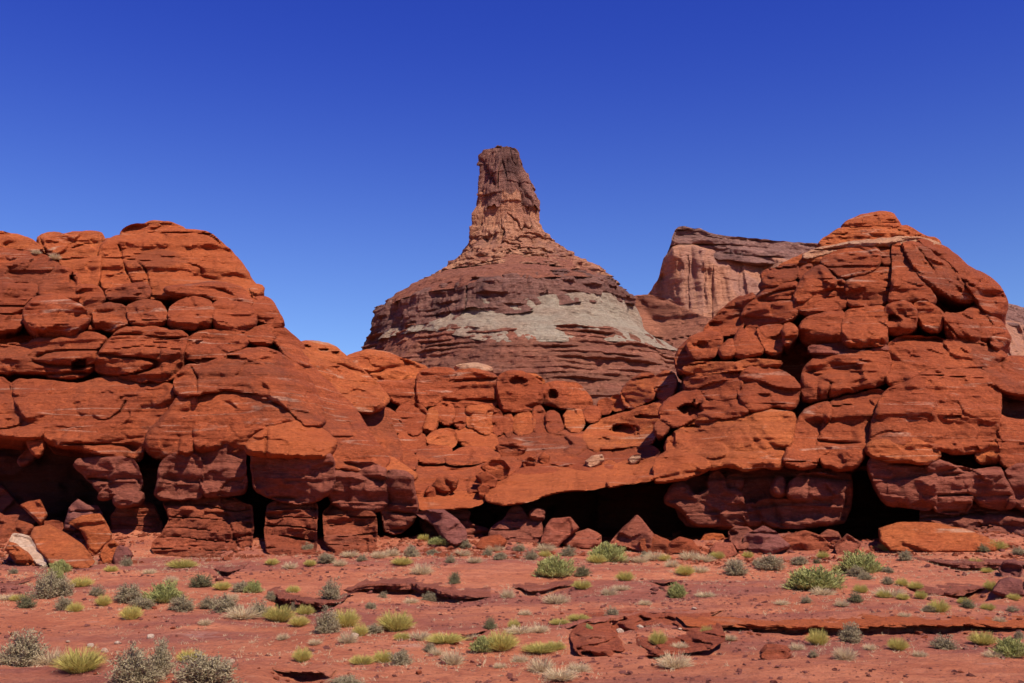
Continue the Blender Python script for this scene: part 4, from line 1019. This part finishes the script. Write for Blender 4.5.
boulder([(582, 526), (588, 517.5), (600, 517.5), (609, 527), (600, 531), (590, 529)], 'small red boulder perched in the shade of the long cave', RED, dY=1.2)
boulder([(561, 543), (575, 534), (588, 528.5), (601, 535), (602, 545), (590, 548), (568, 546)], 'flat red boulder leaning right of the pale topped one', BROWN, dY=-.5)
boulder([(609, 542), (620, 531), (637, 514.5), (642, 520), (654, 534), (652, 546), (643, 551), (630, 546), (618, 542)], 'pointed triangular boulder standing before the long cave', BROWN, dY=-.7, R=5)
boulder([(640, 541), (655, 535), (669, 541), (669, 554), (650, 554), (640, 549)], 'rounded red boulder touching the pointed triangular one', RED, dY=-.5)
boulder([(654, 554), (660, 546.5), (667, 548), (668, 554)], 'little red stone between the two rounded boulders', RED)
boulder([(664, 553), (670, 543), (680, 537.5), (692, 541), (700, 550), (698, 557), (680, 557), (668, 557)], 'round topped red boulder with a dark left face right of the triangular one', RED)
boulder([(660, 538), (665, 530.5), (680, 530.5), (684, 537), (672, 540)], 'small dark boulder tucked behind the round topped red boulder', BROWN, dY=1.0)
boulder([(699, 540), (705, 533.5), (722, 534.5), (725, 538), (712, 542)], 'thin flat red slab in the shade left of the dark stacked blocks', ORANGE, 'fallen_slab', dY=.6)
boulder([(709, 550), (715, 543.5), (732, 543.5), (738, 554), (725, 558), (712, 557)], 'low square red boulder left of the purple slab', BROWN, dY=.1)
boulder([(728, 532), (735, 526.5), (748, 527.5), (755, 533), (749, 546), (738, 551), (731, 544)], 'dark upright block wedged against the purple slab', MAROON, 'fallen_block', dY=0, R=4)
boulder([(739, 549), (745, 535), (763, 526.5), (776, 532), (791, 546), (773, 553), (755, 555)], 'broad purple slab lying below the right cliff', PURPLE, 'fallen_slab', dY=.1)
boulder([(774, 545), (785, 536), (805, 531), (822, 536), (836, 548), (820, 553), (795, 553)], 'low mound of red rubble right of the broad purple slab', SHALE, 'rubble_heap', dY=.4)
boulder([(835, 546), (847, 534.5), (861, 543), (855, 554), (838, 553)], 'dark cube shaped boulder tipped on its corner', BROWN, 'fallen_block', R=2.5, bulge=.15, tilt=.3)
boulder([(818, 536), (827, 530), (838, 532.5), (842, 540), (832, 548), (822, 544)], 'broken dark block left behind the tipped cube boulder', BROWN, 'fallen_block', dY=.5, R=3)
boulder([(879, 528), (895, 523.5), (915, 522.5), (940, 524.5), (965, 529.5), (985, 537), (1001, 544), (995, 549), (960, 550), (920, 550), (890, 548), (880, 541)], 'long bright orange fallen slab lying below the right bastion', ORANGE, 'fallen_slab', dY=.1, tilt=1.3, R=6, facet=.7)
boulder([(990, 531), (997, 522.5), (1010, 521.5), (1040, 528), (1040, 541), (1010, 539), (996, 536)], 'smooth purple slab leaning at the right edge', PURPLE, 'fallen_slab', dY=1.2)
boulder([(998, 570), (1004, 562), (1015, 561), (1023, 568), (1020, 577), (1006, 578)], 'round purple boulder on the outcrop at the right edge', PURPLE)
boulder([(992, 592), (1000, 582), (1010, 578), (1022, 582), (1028, 594), (1010, 597)], 'flat triangular purple boulder at the right edge', PURPLE)
boulder([(1020, 590), (1028, 577), (1045, 576), (1045, 598), (1028, 598)], 'purple boulder cut off by the right picture edge', PURPLE)
boulder([(759, 656), (766, 649), (785, 650), (792, 655), (785, 660), (768, 661)], 'small dark red rock alone on the sand at lower right', SHALE, 'rock')
boulder([(473, 546), (482, 538), (500, 535.5), (507, 542), (500, 549), (482, 549)], 'low red rock among the shrubs below the cave', RED, 'rock')
boulder([(431, 487), (438, 478.5), (448, 475.5), (458, 480), (457, 488), (446, 495), (438, 498)], 'rounded boulder with white marks resting on the slickrock shelf', RED, Y=39.6, tilt=.2)
boulder([(481, 467), (492, 459.5), (503, 460.5), (510, 468), (506, 477), (495, 479)], 'largest of the three boulders piled at the shelf notch', RED, Y=40.9, tilt=.2)
boulder([(475, 476), (486, 471.5), (497, 479), (495, 488), (484, 485)], 'middle boulder of the pile at the shelf notch', RED, Y=39.8, tilt=.2)
boulder([(477, 489), (482, 483.5), (489, 487), (487, 496), (480, 495)], 'lowest small boulder wedged in the shelf notch', RED, Y=39.2, tilt=.2)
boulder([(425, 492), (429, 486), (434, 488), (436, 497), (428, 498)], 'small stone against the boulder with white marks', RED, Y=39.5, tilt=.2)
boulder([(585, 461), (592, 456.5), (602, 454.5), (604, 460), (596, 465.5), (588, 467)], 'white topped rock lying on the slickrock shelf', PALE, 'rock', Y=41.6, tilt=.2)
boulder([(628, 460), (634, 455), (640, 454), (640, 459), (632, 463)], 'pale flake of rock on the shelf right of the white topped rock', PALE, 'rock', Y=41.2, tilt=.2)
boulder([(495, 447), (503, 442.5), (515, 442), (527, 448), (520, 454), (508, 457), (500, 454)], 'oval red boulder on the upper shelf under the boulder wall', RED, Y=45.4, tilt=.2)
boulder([(522, 462), (530, 456), (536, 460), (534, 467), (525, 470)], 'small boulder on the middle of the slickrock shelf', RED, Y=42.6, tilt=.2)
boulder([(538, 458), (543, 452.5), (550, 456), (548, 462), (541, 462)], 'small rounded stone above the slickrock shelf', RED, Y=43.5, tilt=.2)

# ------------------------------------------------------------------ plants
def leafmat(name, a, b, trans=.35):
    M = MatB(name, rough=.8, spec=.1)
    n = M.noise(M.scaled(14, 14, 14), 1, 3, .6)
    oi = nd(M.nt, 'ShaderNodeObjectInfo').outputs['Random']
    c = M.mix(M.ramp(n, .35, .65), a, b)
    c = M.mix(M.mul(oi, .35), c, tuple(q * .62 for q in b))
    m = M.done(c)
    tr = nd(M.nt, 'ShaderNodeBsdfTranslucent'); M.l(c, tr.inputs['Color'])
    mx = nd(M.nt, 'ShaderNodeMixShader'); mx.inputs[0].default_value = trans
    M.l(M.b.outputs[0], mx.inputs[1]); M.l(tr.outputs[0], mx.inputs[2])
    M.l(mx.outputs[0], M.nt.nodes['Material Output'].inputs['Surface'])
    return m
LEAF = {
    'S': leafmat('sage_leaf', (.45, .355, .21), (.32, .25, .14)),
    'D': leafmat('dark_olive_leaf', (.30, .26, .13), (.19, .17, .08)),
    'G': leafmat('green_stem_leaf', (.45, .42, .15), (.33, .32, .105)),
    'Y': leafmat('yellow_green_grass', (.62, .49, .14), (.47, .40, .11)),
    'P': leafmat('dry_grass', (.68, .52, .31), (.57, .42, .24)),
}
WOOD = leafmat('grey_wood', (.22, .16, .12), (.14, .10, .075))

def ribbon(V, Fc, p0, p1, w0, w1, bend, rng, seg=2):
    d = p1 - p0
    s = np.cross(d, rng.normal(size=3)); s /= np.linalg.norm(s) + 1e-9
    b0 = len(V)
    for i in range(seg + 1):
        t = i / seg
        c = p0 + d * t + bend * (t * t)
        w = w0 + (w1 - w0) * t
        V.append(c - s * w); V.append(c + s * w)
    for i in range(seg):
        a = b0 + 2 * i
        Fc.append([a, a + 1, a + 3, a + 2])

def bush(seed, nst, nleaf, leaf, tall, ragged, wid=.26, upw=0.0):
    """shrub one metre wide and one metre tall: a fan of woody stems, short twigs and leaves all through the dome"""
    rng = np.random.default_rng(seed)
    SV, SF, LV, LF = [], [], [], []
    lobes = [(rng.uniform(-.25, .25), rng.uniform(-.25, .25), rng.uniform(.6, 1.0)) for _ in range(5)]
    for i in range(nst):
        az = rng.uniform(0, 2 * np.pi); inc = math.acos(1 - rng.uniform(0, .92))
        lb = lobes[rng.integers(5)]
        L_ = (1 - ragged * rng.random()) * lb[2] * .95
        tip = np.array([math.cos(az) * math.sin(inc) * .5 * L_ + lb[0] * .35, math.sin(az) * math.sin(inc) * .5 * L_ + lb[1] * .35, max(.06, math.cos(inc) * L_ * tall)])
        root = np.array([rng.normal(0, .05), rng.normal(0, .05), -.04])
        ribbon(SV, SF, root, tip, .011, .004, np.array([0, 0, .04]), rng, 3)
        for j in range(nleaf):
            t = 1 - rng.random() ** 1.6 * .75
            c = root + (tip - root) * t + rng.normal(0, .035, 3)
            if c[2] < 0: c[2] = abs(c[2])
            dr = (tip - root) / (np.linalg.norm(tip - root) + 1e-6) + rng.normal(0, .75 if not upw else .4, 3) + np.array([0, 0, upw])
            dr /= np.linalg.norm(dr)
            ribbon(LV, LF, c, c + dr * leaf * rng.uniform(.6, 1.5), leaf * wid, leaf * .08, rng.normal(0, .01, 3), rng, 1)
    return np.array(SV), SF, np.array(LV), LF

def tuft(seed, n, spread, ragged, wid=.011):
    rng = np.random.default_rng(seed)
    V, Fc = [], []
    for i in range(n):
        az = rng.uniform(0, 2 * np.pi); r0 = rng.random() ** .5 * .24
        root = np.array([math.cos(az) * r0, math.sin(az) * r0, -.03])
        az2 = az + rng.normal(0, .7)
        hgt = rng.uniform(1 - ragged, 1.0)
        out = spread * rng.random() ** .8
        tip = root + np.array([math.cos(az2) * out * .38, math.sin(az2) * out * .38, hgt * (1 - .45 * out)])
        ribbon(V, Fc, root, tip, wid, .003, np.array([math.cos(az2) * .10, math.sin(az2) * .10, -.10 * out]), rng, 3)
    return np.array(V), Fc

def raw(name, V, Fc, mat):
    me = bpy.data.meshes.new(name)
    me.from_pydata(V.tolist(), [], Fc)
    me.materials.append(mat)
    me.update()
    return me
PROTO = {'S': [], 'D': [], 'G': [], 'Y': [], 'P': []}
for k, args in (('S', (150, 44, .040, 1.0, .40)), ('D', (120, 40, .042, 1.0, .4)), ('G', (190, 40, .095, 1.0, .30, .085, .9))):
    for i in range(4):
        sv, sf, lv, lf = bush(500 + i + ord(k), *args)
        PROTO[k].append((raw('foliage', lv, lf, LEAF[k]), raw('stems', sv, sf, WOOD)))
for i in range(4):
    PROTO['Y'].append((raw('foliage', *tuft(600 + i, 1100, .95, .5, .0075), LEAF['Y']), None))
    PROTO['P'].append((raw('foliage', *tuft(700 + i, 620, 1.0, .75), LEAF['P']), None))

# (kind, picture column, picture row of the foot, width, height) of every plant one can make out
PLANTS = [
 ('S',28,562,22,10),('S',61,562,12,8),('G',60,573,20,12),('S',47,598,34,28),('S',62,596,24,18),('G',55,583,16,14),('Y',81,587,16,9),('S',127,566,12,9),
 ('Y',182,568,22,8),('P',88,564,12,5),('Y',111,572,10,6),('S',96,596,18,10),('D',26,608,18,15),('Y',18,601,11,6),('S',64,610,18,14),('Y',75,612,11,9),
 ('Y',103,606,12,10),('S',129,602,34,17),('S',142,609,28,12),('G',165,602,34,18),('S',183,611,26,14),('Y',131,619,15,12),('D',200,587,25,14),
 ('S',209,609,22,12),('S',226,612,30,16),('P',243,618,24,11),('S',240,592,18,11),('G',253,593,18,11),('Y',222,590,12,8),
 ('S',22,667,45,34),('P',50,665,25,14),('Y',80,671,36,20),('S',134,687,52,36),('S',160,676,26,34),('S',206,687,60,34),('Y',190,662,18,11),
 ('S',307,553,16,9),('Y',272,565,9,6),('S',327,563,20,10),('Y',402,565,16,7),('S',411,557,16,11),('P',422,574,16,10),('D',454,584,12,13),('S',450,563,11,8),
 ('G',440,545,22,8),('S',465,548,16,8),('S',500,560,15,8),('S',331,600,22,20),('S',332,607,10,7),('S',270,601,12,9),('Y',293,593,10,7),('S',258,617,22,16),
 ('Y',279,621,22,14),('S',294,612,10,9),('Y',305,615,14,9),('Y',299,626,14,9),('S',325,633,26,22),('Y',345,627,20,16),('Y',360,636,11,11),('P',348,643,14,10),
 ('S',375,633,20,8),('Y',396,631,28,17),('Y',402,640,12,7),('Y',302,662,13,12),('Y',362,665,17,9),('Y',383,663,14,11),('S',400,665,24,15),('P',452,664,18,13),
 ('Y',445,643,26,9),('S',430,652,14,8),('G',482,652,22,14),('Y',501,650,24,16),('S',428,601,16,8),('P',411,603,10,5),('S',371,609,11,7),('S',383,598,10,6),
 ('D',490,629,13,12),('P',508,598,10,9),('S',345,686,36,10),('S',531,560,15,10),('G',553,577,36,20),('D',583,576,16,11),('G',607,562,32,18),('Y',597,563,13,8),
 ('S',568,556,18,9),('Y',582,589,13,8),('P',556,603,18,9),('P',609,595,12,7),('P',621,590,14,5),('G',677,598,18,13),('P',706,597,14,5),('S',613,621,17,9),
 ('Y',560,625,14,6),('Y',578,622,16,6),('Y',514,629,9,9),('Y',658,645,12,13),('Y',707,638,10,11),('P',675,667,24,13),('P',680,649,12,6),('P',541,672,20,13),
 ('P',560,679,26,10),('P',578,671,18,8),('Y',555,650,14,8),('Y',540,652,24,8),('G',588,634,11,9),('S',736,575,24,14),('S',770,570,28,16),('Y',685,575,13,9),
 ('Y',625,581,12,9),('P',520,633,20,7),('S',799,565,16,9),('Y',823,559,10,7),('D',817,564,8,6),('Y',886,551,14,7),('S',905,561,14,11),('G',860,573,44,19),
 ('S',857,577,22,10),('S',866,580,16,7),('S',888,573,14,6),('Y',838,574,9,7),('G',812,589,54,21),('P',796,588,20,5),('P',823,595,18,7),('S',806,603,12,7),
 ('D',856,602,16,10),('Y',861,593,11,8),('P',890,597,22,9),('Y',884,598,10,7),('Y',903,600,9,6),('S',888,584,12,7),('Y',902,586,9,7),('Y',916,590,10,7),
 ('Y',921,599,10,8),('D',953,597,10,9),('S',929,612,14,7),('Y',939,612,16,11),('D',968,608,15,9),('Y',964,604,9,6),('Y',988,610,10,6),('S',1012,612,14,6),
 ('Y',818,645,14,14),('S',851,643,24,19),('Y',898,650,15,11),('S',945,650,27,14),('Y',983,645,19,12),('G',1011,656,30,16),('P',994,657,14,6),('S',813,657,12,7),
 ('P',845,660,16,13),('P',797,650,11,7),('G',914,549,16,9),('Y',935,548,12,7),('Y',947,550,10,6),('D',984,552,14,8),('Y',996,550,15,9),('Y',976,569,11,9),
 ('Y',987,573,8,5),('Y',1014,600,9,6),('Y',991,590,10,9),('S',1018,555,14,8),('Y',424,530,8,6),('Y',424,541,10,6),('Y',486,532,9,8),('G',469,530,20,13),
 ('S',478,537,20,8),('S',522,541,14,7),('Y',513,538,14,6),('P',494,551,14,6),('S',487,556,12,6),('P',545,551,14,7),('Y',545,557,9,6),('S',520,551,14,7),
 ('P',640,563,12,7),('P',655,560,16,8),('Y',665,561,9,6),('P',690,560,16,8),('Y',717,559,11,7),('P',704,562,14,7),('S',645,557,10,6),('P',672,567,12,7),
 ('P',735,566,12,7),('P',700,572,12,6),('P',624,562,12,6),('S',757,566,12,7),('P',475,563,12,6),('P',462,556,12,6),('S',432,556,12,7),('P',392,556,13,7),
 ('P',380,558,12,7),('S',362,561,12,6),('P',350,557,13,6),('P',340,566,10,6),('Y',310,566,9,6),('P',290,569,11,6),('P',8,600,12,6),('S',14,574,10,6),
 ('P',150,574,9,5),('P',171,582,10,6),('P',205,625,9,6),('P',232,600,10,6),('P',315,645,10,6),('P',283,640,9,6),('P',420,640,16,8),('P',436,655,10,6),
 ('P',470,640,12,7),('P',520,662,12,7),('P',500,668,9,5),('P',600,642,9,5),('P',540,632,13,7),('P',525,615,9,5),('P',645,605,10,5),('Y',748,558,8,6),
 ('P',782,605,10,5),('P',842,606,10,6),('P',905,618,9,5),('P',870,650,9,6),('P',920,657,10,6),('P',1000,625,9,6),('S',1019,640,10,9),('P',730,640,10,5),
]
LANDMARKS = [
 (20,548,'the white slab'),(70,548,'the orange fallen slab'),(112,553,'the tan split boulder'),(228,567,'the small ragged dark ledge'),(295,588,'the stepped purple ledge'),
 (415,586,'the long purple ledge'),(442,530,'the tipped purple block'),(555,530,'the pale topped boulder'),(632,532,'the pointed triangular boulder'),(682,548,'the round topped red boulder'),
 (765,545,'the broad purple slab'),(848,545,'the tipped cube boulder'),(940,537,'the long orange fallen slab'),(950,583,'the purple outcrop'),(1010,575,'the right edge boulders'),
 (650,615,'the broken ledge outcrop'),(640,658,'the lower ledge tier'),(850,626,'the long orange ledge'),(300,673,'the bottom left ledge'),(776,655,'the lone dark rock'),(545,586,'the short mid wash ledge'),
 (470,632,'the tiny centre ledge'),(665,583,'the thin slab edge'),(20,578,'the left edge ledge'),(150,640,'the bare sand flat'),(490,541,'the low red rock'),(960,640,'the bare right sand'),
]
KIND = {'S': ('sagebrush', 'grey sagebrush', 'shrub'), 'D': ('shrub', 'dark olive shrub', 'shrub'), 'G': ('bush', 'green bush', 'bush'),
        'Y': ('grass_tuft', 'yellow green tuft', 'grass tuft'), 'P': ('dry_grass', 'pale dry clump', 'dry grass')}
GROUPS = {'S': 'grey sagebrushes scattered over the wash', 'D': 'dark olive shrubs in the wash', 'G': 'green bushes in the wash',
          'Y': 'yellow green tufts in the wash', 'P': 'pale dry grass clumps in the wash'}
def size_word(w):
    return 'tiny' if w < 10 else 'small' if w < 15 else 'medium' if w < 24 else 'large' if w < 40 else 'huge'
ORD = ['first', 'second', 'third', 'fourth', 'fifth', 'sixth', 'seventh', 'eighth', 'ninth', 'tenth']
def place_labels(items):
    """items: (column, row, phrase) -> labels that single each one out by its nearest landmark and its order beside it"""
    key = []
    for px_, row_, ph in items:
        best = min(LANDMARKS, key=lambda q: abs(q[0] - px_) + 2.0 * abs(q[1] - row_))
        dx, dr = px_ - best[0], row_ - best[1]
        rel = ('right of' if dx > 0 else 'left of') if abs(dx) > 2.4 * abs(dr) else ('in front of' if dr > 0 else 'behind')
        key.append((ph, rel, best[2]))
    out = [None] * len(items)
    for kk in sorted(set(key)):
        ids = sorted([i for i, q in enumerate(key) if q == kk], key=lambda i: (items[i][0], items[i][1]))
        for r, i in enumerate(ids):
            t = f'{kk[0]} {kk[1]} {kk[2]}'
            if len(ids) == 2:
                t += ', the left of two' if r == 0 else ', the right of two'
            elif len(ids) > 10:
                t += f', number {r + 1} from the left'
            elif len(ids) > 2:
                t += f', {ORD[r]} from the left'
            out[i] = t
    return out
plabels = place_labels([(a, b, size_word(w) + ' ' + KIND[k][1]) for k, a, b, w, h in PLANTS])
prng = np.random.default_rng(77)
def set_plant(o, k, px_, row_, w, h, i):
    g = ray_ground(px_, row_ - .4, ground)
    sc = g[1] / F
    o.location = (float(g[0]), float(g[1]), float(ground(np.array([g[0]]), np.array([g[1]]))[0]) - .01)
    o.rotation_euler = (0, 0, float(prng.uniform(0, 6.28)))
    wid = w * sc * {'S': 1.25, 'D': 1.25, 'G': 1.2, 'Y': 1.35, 'P': 1.4}[k]
    hgt = h * sc * {'S': 1.3, 'D': 1.25, 'G': 1.25, 'Y': 1.3, 'P': 1.4}[k]
    o.scale = (wid, wid * float(prng.uniform(.85, 1.1)), hgt)
    tag(o, plabels[i], KIND[k][2], GROUPS[k])
first = {}
for i, (k, a, b, w, h) in enumerate(PLANTS):
    fol, stm = PROTO[k][i % 4]
    big = stm is not None
    if big:
        ck = (k, i % 4)
        if ck not in first:
            r = bpy.data.objects.new(KIND[k][0], None); C.objects.link(r)
            r.empty_display_size = .3
            f_ = bpy.data.objects.new('foliage', fol); C.objects.link(f_); f_.parent = r
            s_ = bpy.data.objects.new('stems', stm); C.objects.link(s_); s_.parent = r
            first[ck] = r
        else:
            src = first[ck]
            r = src.copy(); C.objects.link(r)
            for ch in list(src.children):
                c_ = ch.copy(); C.objects.link(c_); c_.parent = r
    else:
        r = bpy.data.objects.new(KIND[k][0], fol); C.objects.link(r)
    set_plant(r, k, a, b, w, h, i)

# a grass tuft high on the left cliff
for (a, b, w, h, Yq, lab) in ((36, 254, 9, 5, 45.6, 'left of the two grass tufts high on the left cliff top'), (55, 259, 11, 6, 45.2, 'right of the two grass tufts high on the left cliff top'),):
    r = bpy.data.objects.new('grass_tuft', PROTO['P'][0][0]); C.objects.link(r)
    q = unproj(a, b, Yq); r.location = tuple(float(t) for t in q)
    r.scale = (w * Yq / F, w * Yq / F, h * Yq / F * 1.3)
    tag(r, lab, 'grass tuft')

# ------------------------------------------------------------------ loose stones and gravel
def stone_mesh(seed, mat):
    import bmesh
    rng = np.random.default_rng(seed)
    bm = bmesh.new()
    bmesh.ops.create_icosphere(bm, subdivisions=3, radius=.5)
    v = np.array([q.co for q in bm.verts])
    pl = rng.normal(size=(9, 3)); pl /= np.linalg.norm(pl, axis=1)[:, None]
    for n_ in pl:                      # chip flat faces off
        d_ = v @ n_ - rng.uniform(.26, .42)
        v = v - np.outer(np.clip(d_, 0, None) * .92, n_)
    v = v + .05 * fbm(v * 4 + seed, 3, seed)[:, None] * v
    for q, c in zip(bm.verts, v):
        q.co = c
    me = bpy.data.meshes.new('stone'); bm.to_mesh(me); bm.free()
    me.materials.append(mat)
    me.polygons.foreach_set('use_smooth', [True] * len(me.polygons)); me.set_sharp_from_angle(angle=math.radians(30))
    return me
ST = {'red': [stone_mesh(i, SHALE) for i in range(5)], 'purple': [stone_mesh(10 + i, PURPLE) for i in range(5)], 'pale': [stone_mesh(20 + i, WHITEROCK) for i in range(4)]}
srng = random.Random(5)
STONES = []
for px_, row_ in ((215, 660), (232, 662), (222, 668), (355, 637), (90, 647), (105, 652), (68, 642), (118, 644), (150, 638), (620, 632), (640, 628), (680, 630), (708, 632), (690, 641), (605, 619), (694, 610), (660, 618)):
    STONES.append(('pale', px_, row_, srng.uniform(5, 10)))
for i in range(50):
    row_ = 552 + (srng.random() ** .8) * 128
    px_ = srng.uniform(4, 1020)
    STONES.append((srng.choice(['red', 'red', 'purple']), px_, row_, srng.uniform(2.5, 7.5) * (.7 + .6 * (row_ - 550) / 130)))
for i in range(60):   # rubble at the foot of the cliffs
    px_ = srng.choice([srng.uniform(130, 470), srng.uniform(470, 720), srng.uniform(760, 1020)])
    STONES.append((srng.choice(['red', 'purple', 'red']), px_, srng.uniform(543, 553), srng.uniform(4, 11)))
for k_, (pts_, drop_, over_) in enumerate(LEDGES):
    for _ in range(3 + int(1.3 * len(pts_))):
        j_ = srng.randrange(len(pts_) - 1); t_ = srng.random()
        STONES.append((('red', 'purple')[k_ in (0, 4, 6, 7, 8, 9, 10, 11)], min(1018, max(4, pts_[j_][0] + t_ * (pts_[j_ + 1][0] - pts_[j_][0]))),
                       pts_[j_][1] + t_ * (pts_[j_ + 1][1] - pts_[j_][1]) + srng.uniform(5, 11), srng.uniform(3, 9)))
slabels = place_labels([(a, b, ('small ' if w < 6 else 'larger ') + c + ' stone') for c, a, b, w in STONES])
for i, (c, a, b, w) in enumerate(STONES):
    g = ray_ground(a, b, ground)
    r = bpy.data.objects.new('loose_stone', ST[c][i % len(ST[c])]); C.objects.link(r)
    d_ = w * g[1] / F
    r.location = (float(g[0]), float(g[1]), float(g[2]) + .10 * d_)
    r.rotation_euler = (srng.uniform(-.3, .3), srng.uniform(-.3, .3), srng.uniform(0, 6.28))
    r.scale = (d_, d_ * srng.uniform(.7, 1), d_ * srng.uniform(.4, .7))
    tag(r, slabels[i], 'stone', 'loose stones on the wash')
# gravel: thousands of pebbles nobody could count
grng = np.random.default_rng(9)
N = 30000
gxx = grng.uniform(-22, 22, N); gyy = 12 + 27 * grng.random(N)
dn = fbm(np.stack([gxx * .25, gyy * .5, 0 * gxx], -1), 3, 801) + .35 * ((gxx > 4.5) & (gyy < 17))
kp = dn + grng.uniform(-.35, .35, N) > .10
gxx, gyy = gxx[kp], gyy[kp]
gz = ground(gxx, gyy)
base = np.array([[1, 0, 0], [0, 1, 0], [-1, 0, 0], [0, -1, 0], [.5, .3, .5], [-.5, .3, .45], [0, -.5, .5]], float)
bf = np.array([[0, 1, 4], [1, 2, 5], [1, 5, 4], [2, 3, 5], [3, 6, 5], [3, 0, 6], [0, 4, 6], [4, 5, 6]])
n = len(gxx)
sz = .014 + .06 * grng.random(n) ** 3
an = grng.uniform(0, 6.28, n)
sh = base[None] * (1 + .25 * grng.normal(size=(n, 7, 1))) + .1 * grng.normal(size=(n, 7, 3))
ca, sa = np.cos(an)[:, None], np.sin(an)[:, None]
vx = (sh[:, :, 0] * ca - sh[:, :, 1] * sa) * sz[:, None] + gxx[:, None]
vy = (sh[:, :, 0] * sa + sh[:, :, 1] * ca) * sz[:, None] + gyy[:, None]
vz = sh[:, :, 2] * sz[:, None] + gz[:, None]
GV = np.stack([vx, vy, vz], -1).reshape(-1, 3)
GF = (bf[None] + 7 * np.arange(n)[:, None, None]).reshape(-1, 3).tolist()
gr = mesh_from('gravel', GV, GF, PURPLE, smooth=False)
tag(gr, 'purple and red gravel strewn over the red dirt of the wash', 'gravel', None, 'stuff')

# broken rubble along the foot of the cliffs
rrng = np.random.default_rng(33)
N = 8000
rx_ = rrng.uniform(-20, 20, N); ry_ = 38.3 - 5.6 * rrng.random(N) ** 1.4
rd_ = fbm(np.stack([rx_ * .5, ry_ * .8, 0 * rx_], -1), 3, 831) + .30 * np.exp(-((rx_ + 16.5) / 4) ** 2) + .1 * (ry_ > 36.5)
kp = rd_ + rrng.uniform(-.3, .3, N) > .10
rx_, ry_ = rx_[kp], ry_[kp]
n = len(rx_)
rz_ = ground(rx_, ry_)
o8 = np.array([[1, 0, 0], [0, 1, 0], [-1, 0, 0], [0, -1, 0], [.4, .3, .75], [-.5, .2, .6], [0, -.4, .7], [0, 0, -.5]], float)
f8 = np.array([[0, 1, 4], [1, 2, 5], [1, 5, 4], [2, 3, 5], [3, 6, 5], [3, 0, 6], [0, 4, 6], [4, 5, 6], [1, 0, 7], [2, 1, 7], [3, 2, 7], [0, 3, 7]])
sh = o8[None] * (1 + .30 * rrng.normal(size=(n, 8, 1))) + .12 * rrng.normal(size=(n, 8, 3))
sz = .025 + .13 * rrng.random(n) ** 2.6
an = rrng.uniform(0, 6.28, n); ca, sa = np.cos(an)[:, None], np.sin(an)[:, None]
RV = np.stack([(sh[:, :, 0] * ca - sh[:, :, 1] * sa) * sz[:, None] + rx_[:, None], (sh[:, :, 0] * sa + sh[:, :, 1] * ca) * sz[:, None] + ry_[:, None], sh[:, :, 2] * sz[:, None] * .8 + rz_[:, None]], -1).reshape(-1, 3)
rb = mesh_from('rubble', RV, (f8[None] + 8 * np.arange(n)[:, None, None]).reshape(-1, 3).tolist(), SHALE, smooth=False)
tag(rb, 'broken red rubble strewn along the foot of the cliffs', 'rubble', None, 'stuff')

# thin dry ground cover: straw and litter nobody could count
crng = np.random.default_rng(21)
N = 9000
cx_ = crng.uniform(-20, 20, N); cy_ = 13 + 24 * crng.random(N) ** .8
cd_ = fbm(np.stack([cx_ * .30, cy_ * .55, 0 * cx_], -1), 4, 821) + .28 * np.exp(-((cy_ - 34) / 2.6) ** 2) + .20 * ((cx_ < -1) & (cy_ > 17) & (cy_ < 23))
kp = cd_ + crng.uniform(-.22, .22, N) - .18 * (cy_ < 21) > .22
cx_, cy_ = cx_[kp], cy_[kp]
pc = [ray_ground(a, b - 1, ground0)[:2] for k, a, b, w, h in PLANTS for _ in range(7)]
pc = np.array(pc) + crng.normal(0, 1, (len(pc), 2)) * np.array([.38, .45])
cx_ = np.r_[cx_, pc[:, 0]]; cy_ = np.r_[cy_, pc[:, 1]]
cz_ = ground(cx_, cy_)
CV, CF = [], []
for a, b, c in zip(cx_, cy_, cz_):
    for q in range(10):
        az = crng.uniform(0, 6.28); L_ = crng.uniform(.03, .085)
        p0 = np.array([a + crng.normal(0, .04), b + crng.normal(0, .04), c - .005])
        ribbon(CV, CF, p0, p0 + np.array([math.cos(az) * L_ * .7, math.sin(az) * L_ * .7, L_ * crng.uniform(.25, 1)]), .0035, .0015, np.zeros(3), crng, 1)
gc = mesh_from('ground_cover', np.array(CV), CF, LEAF['P'], smooth=False)
tag(gc, 'thin dry straw and litter over the red dirt between the shrubs', 'ground cover', None, 'stuff')
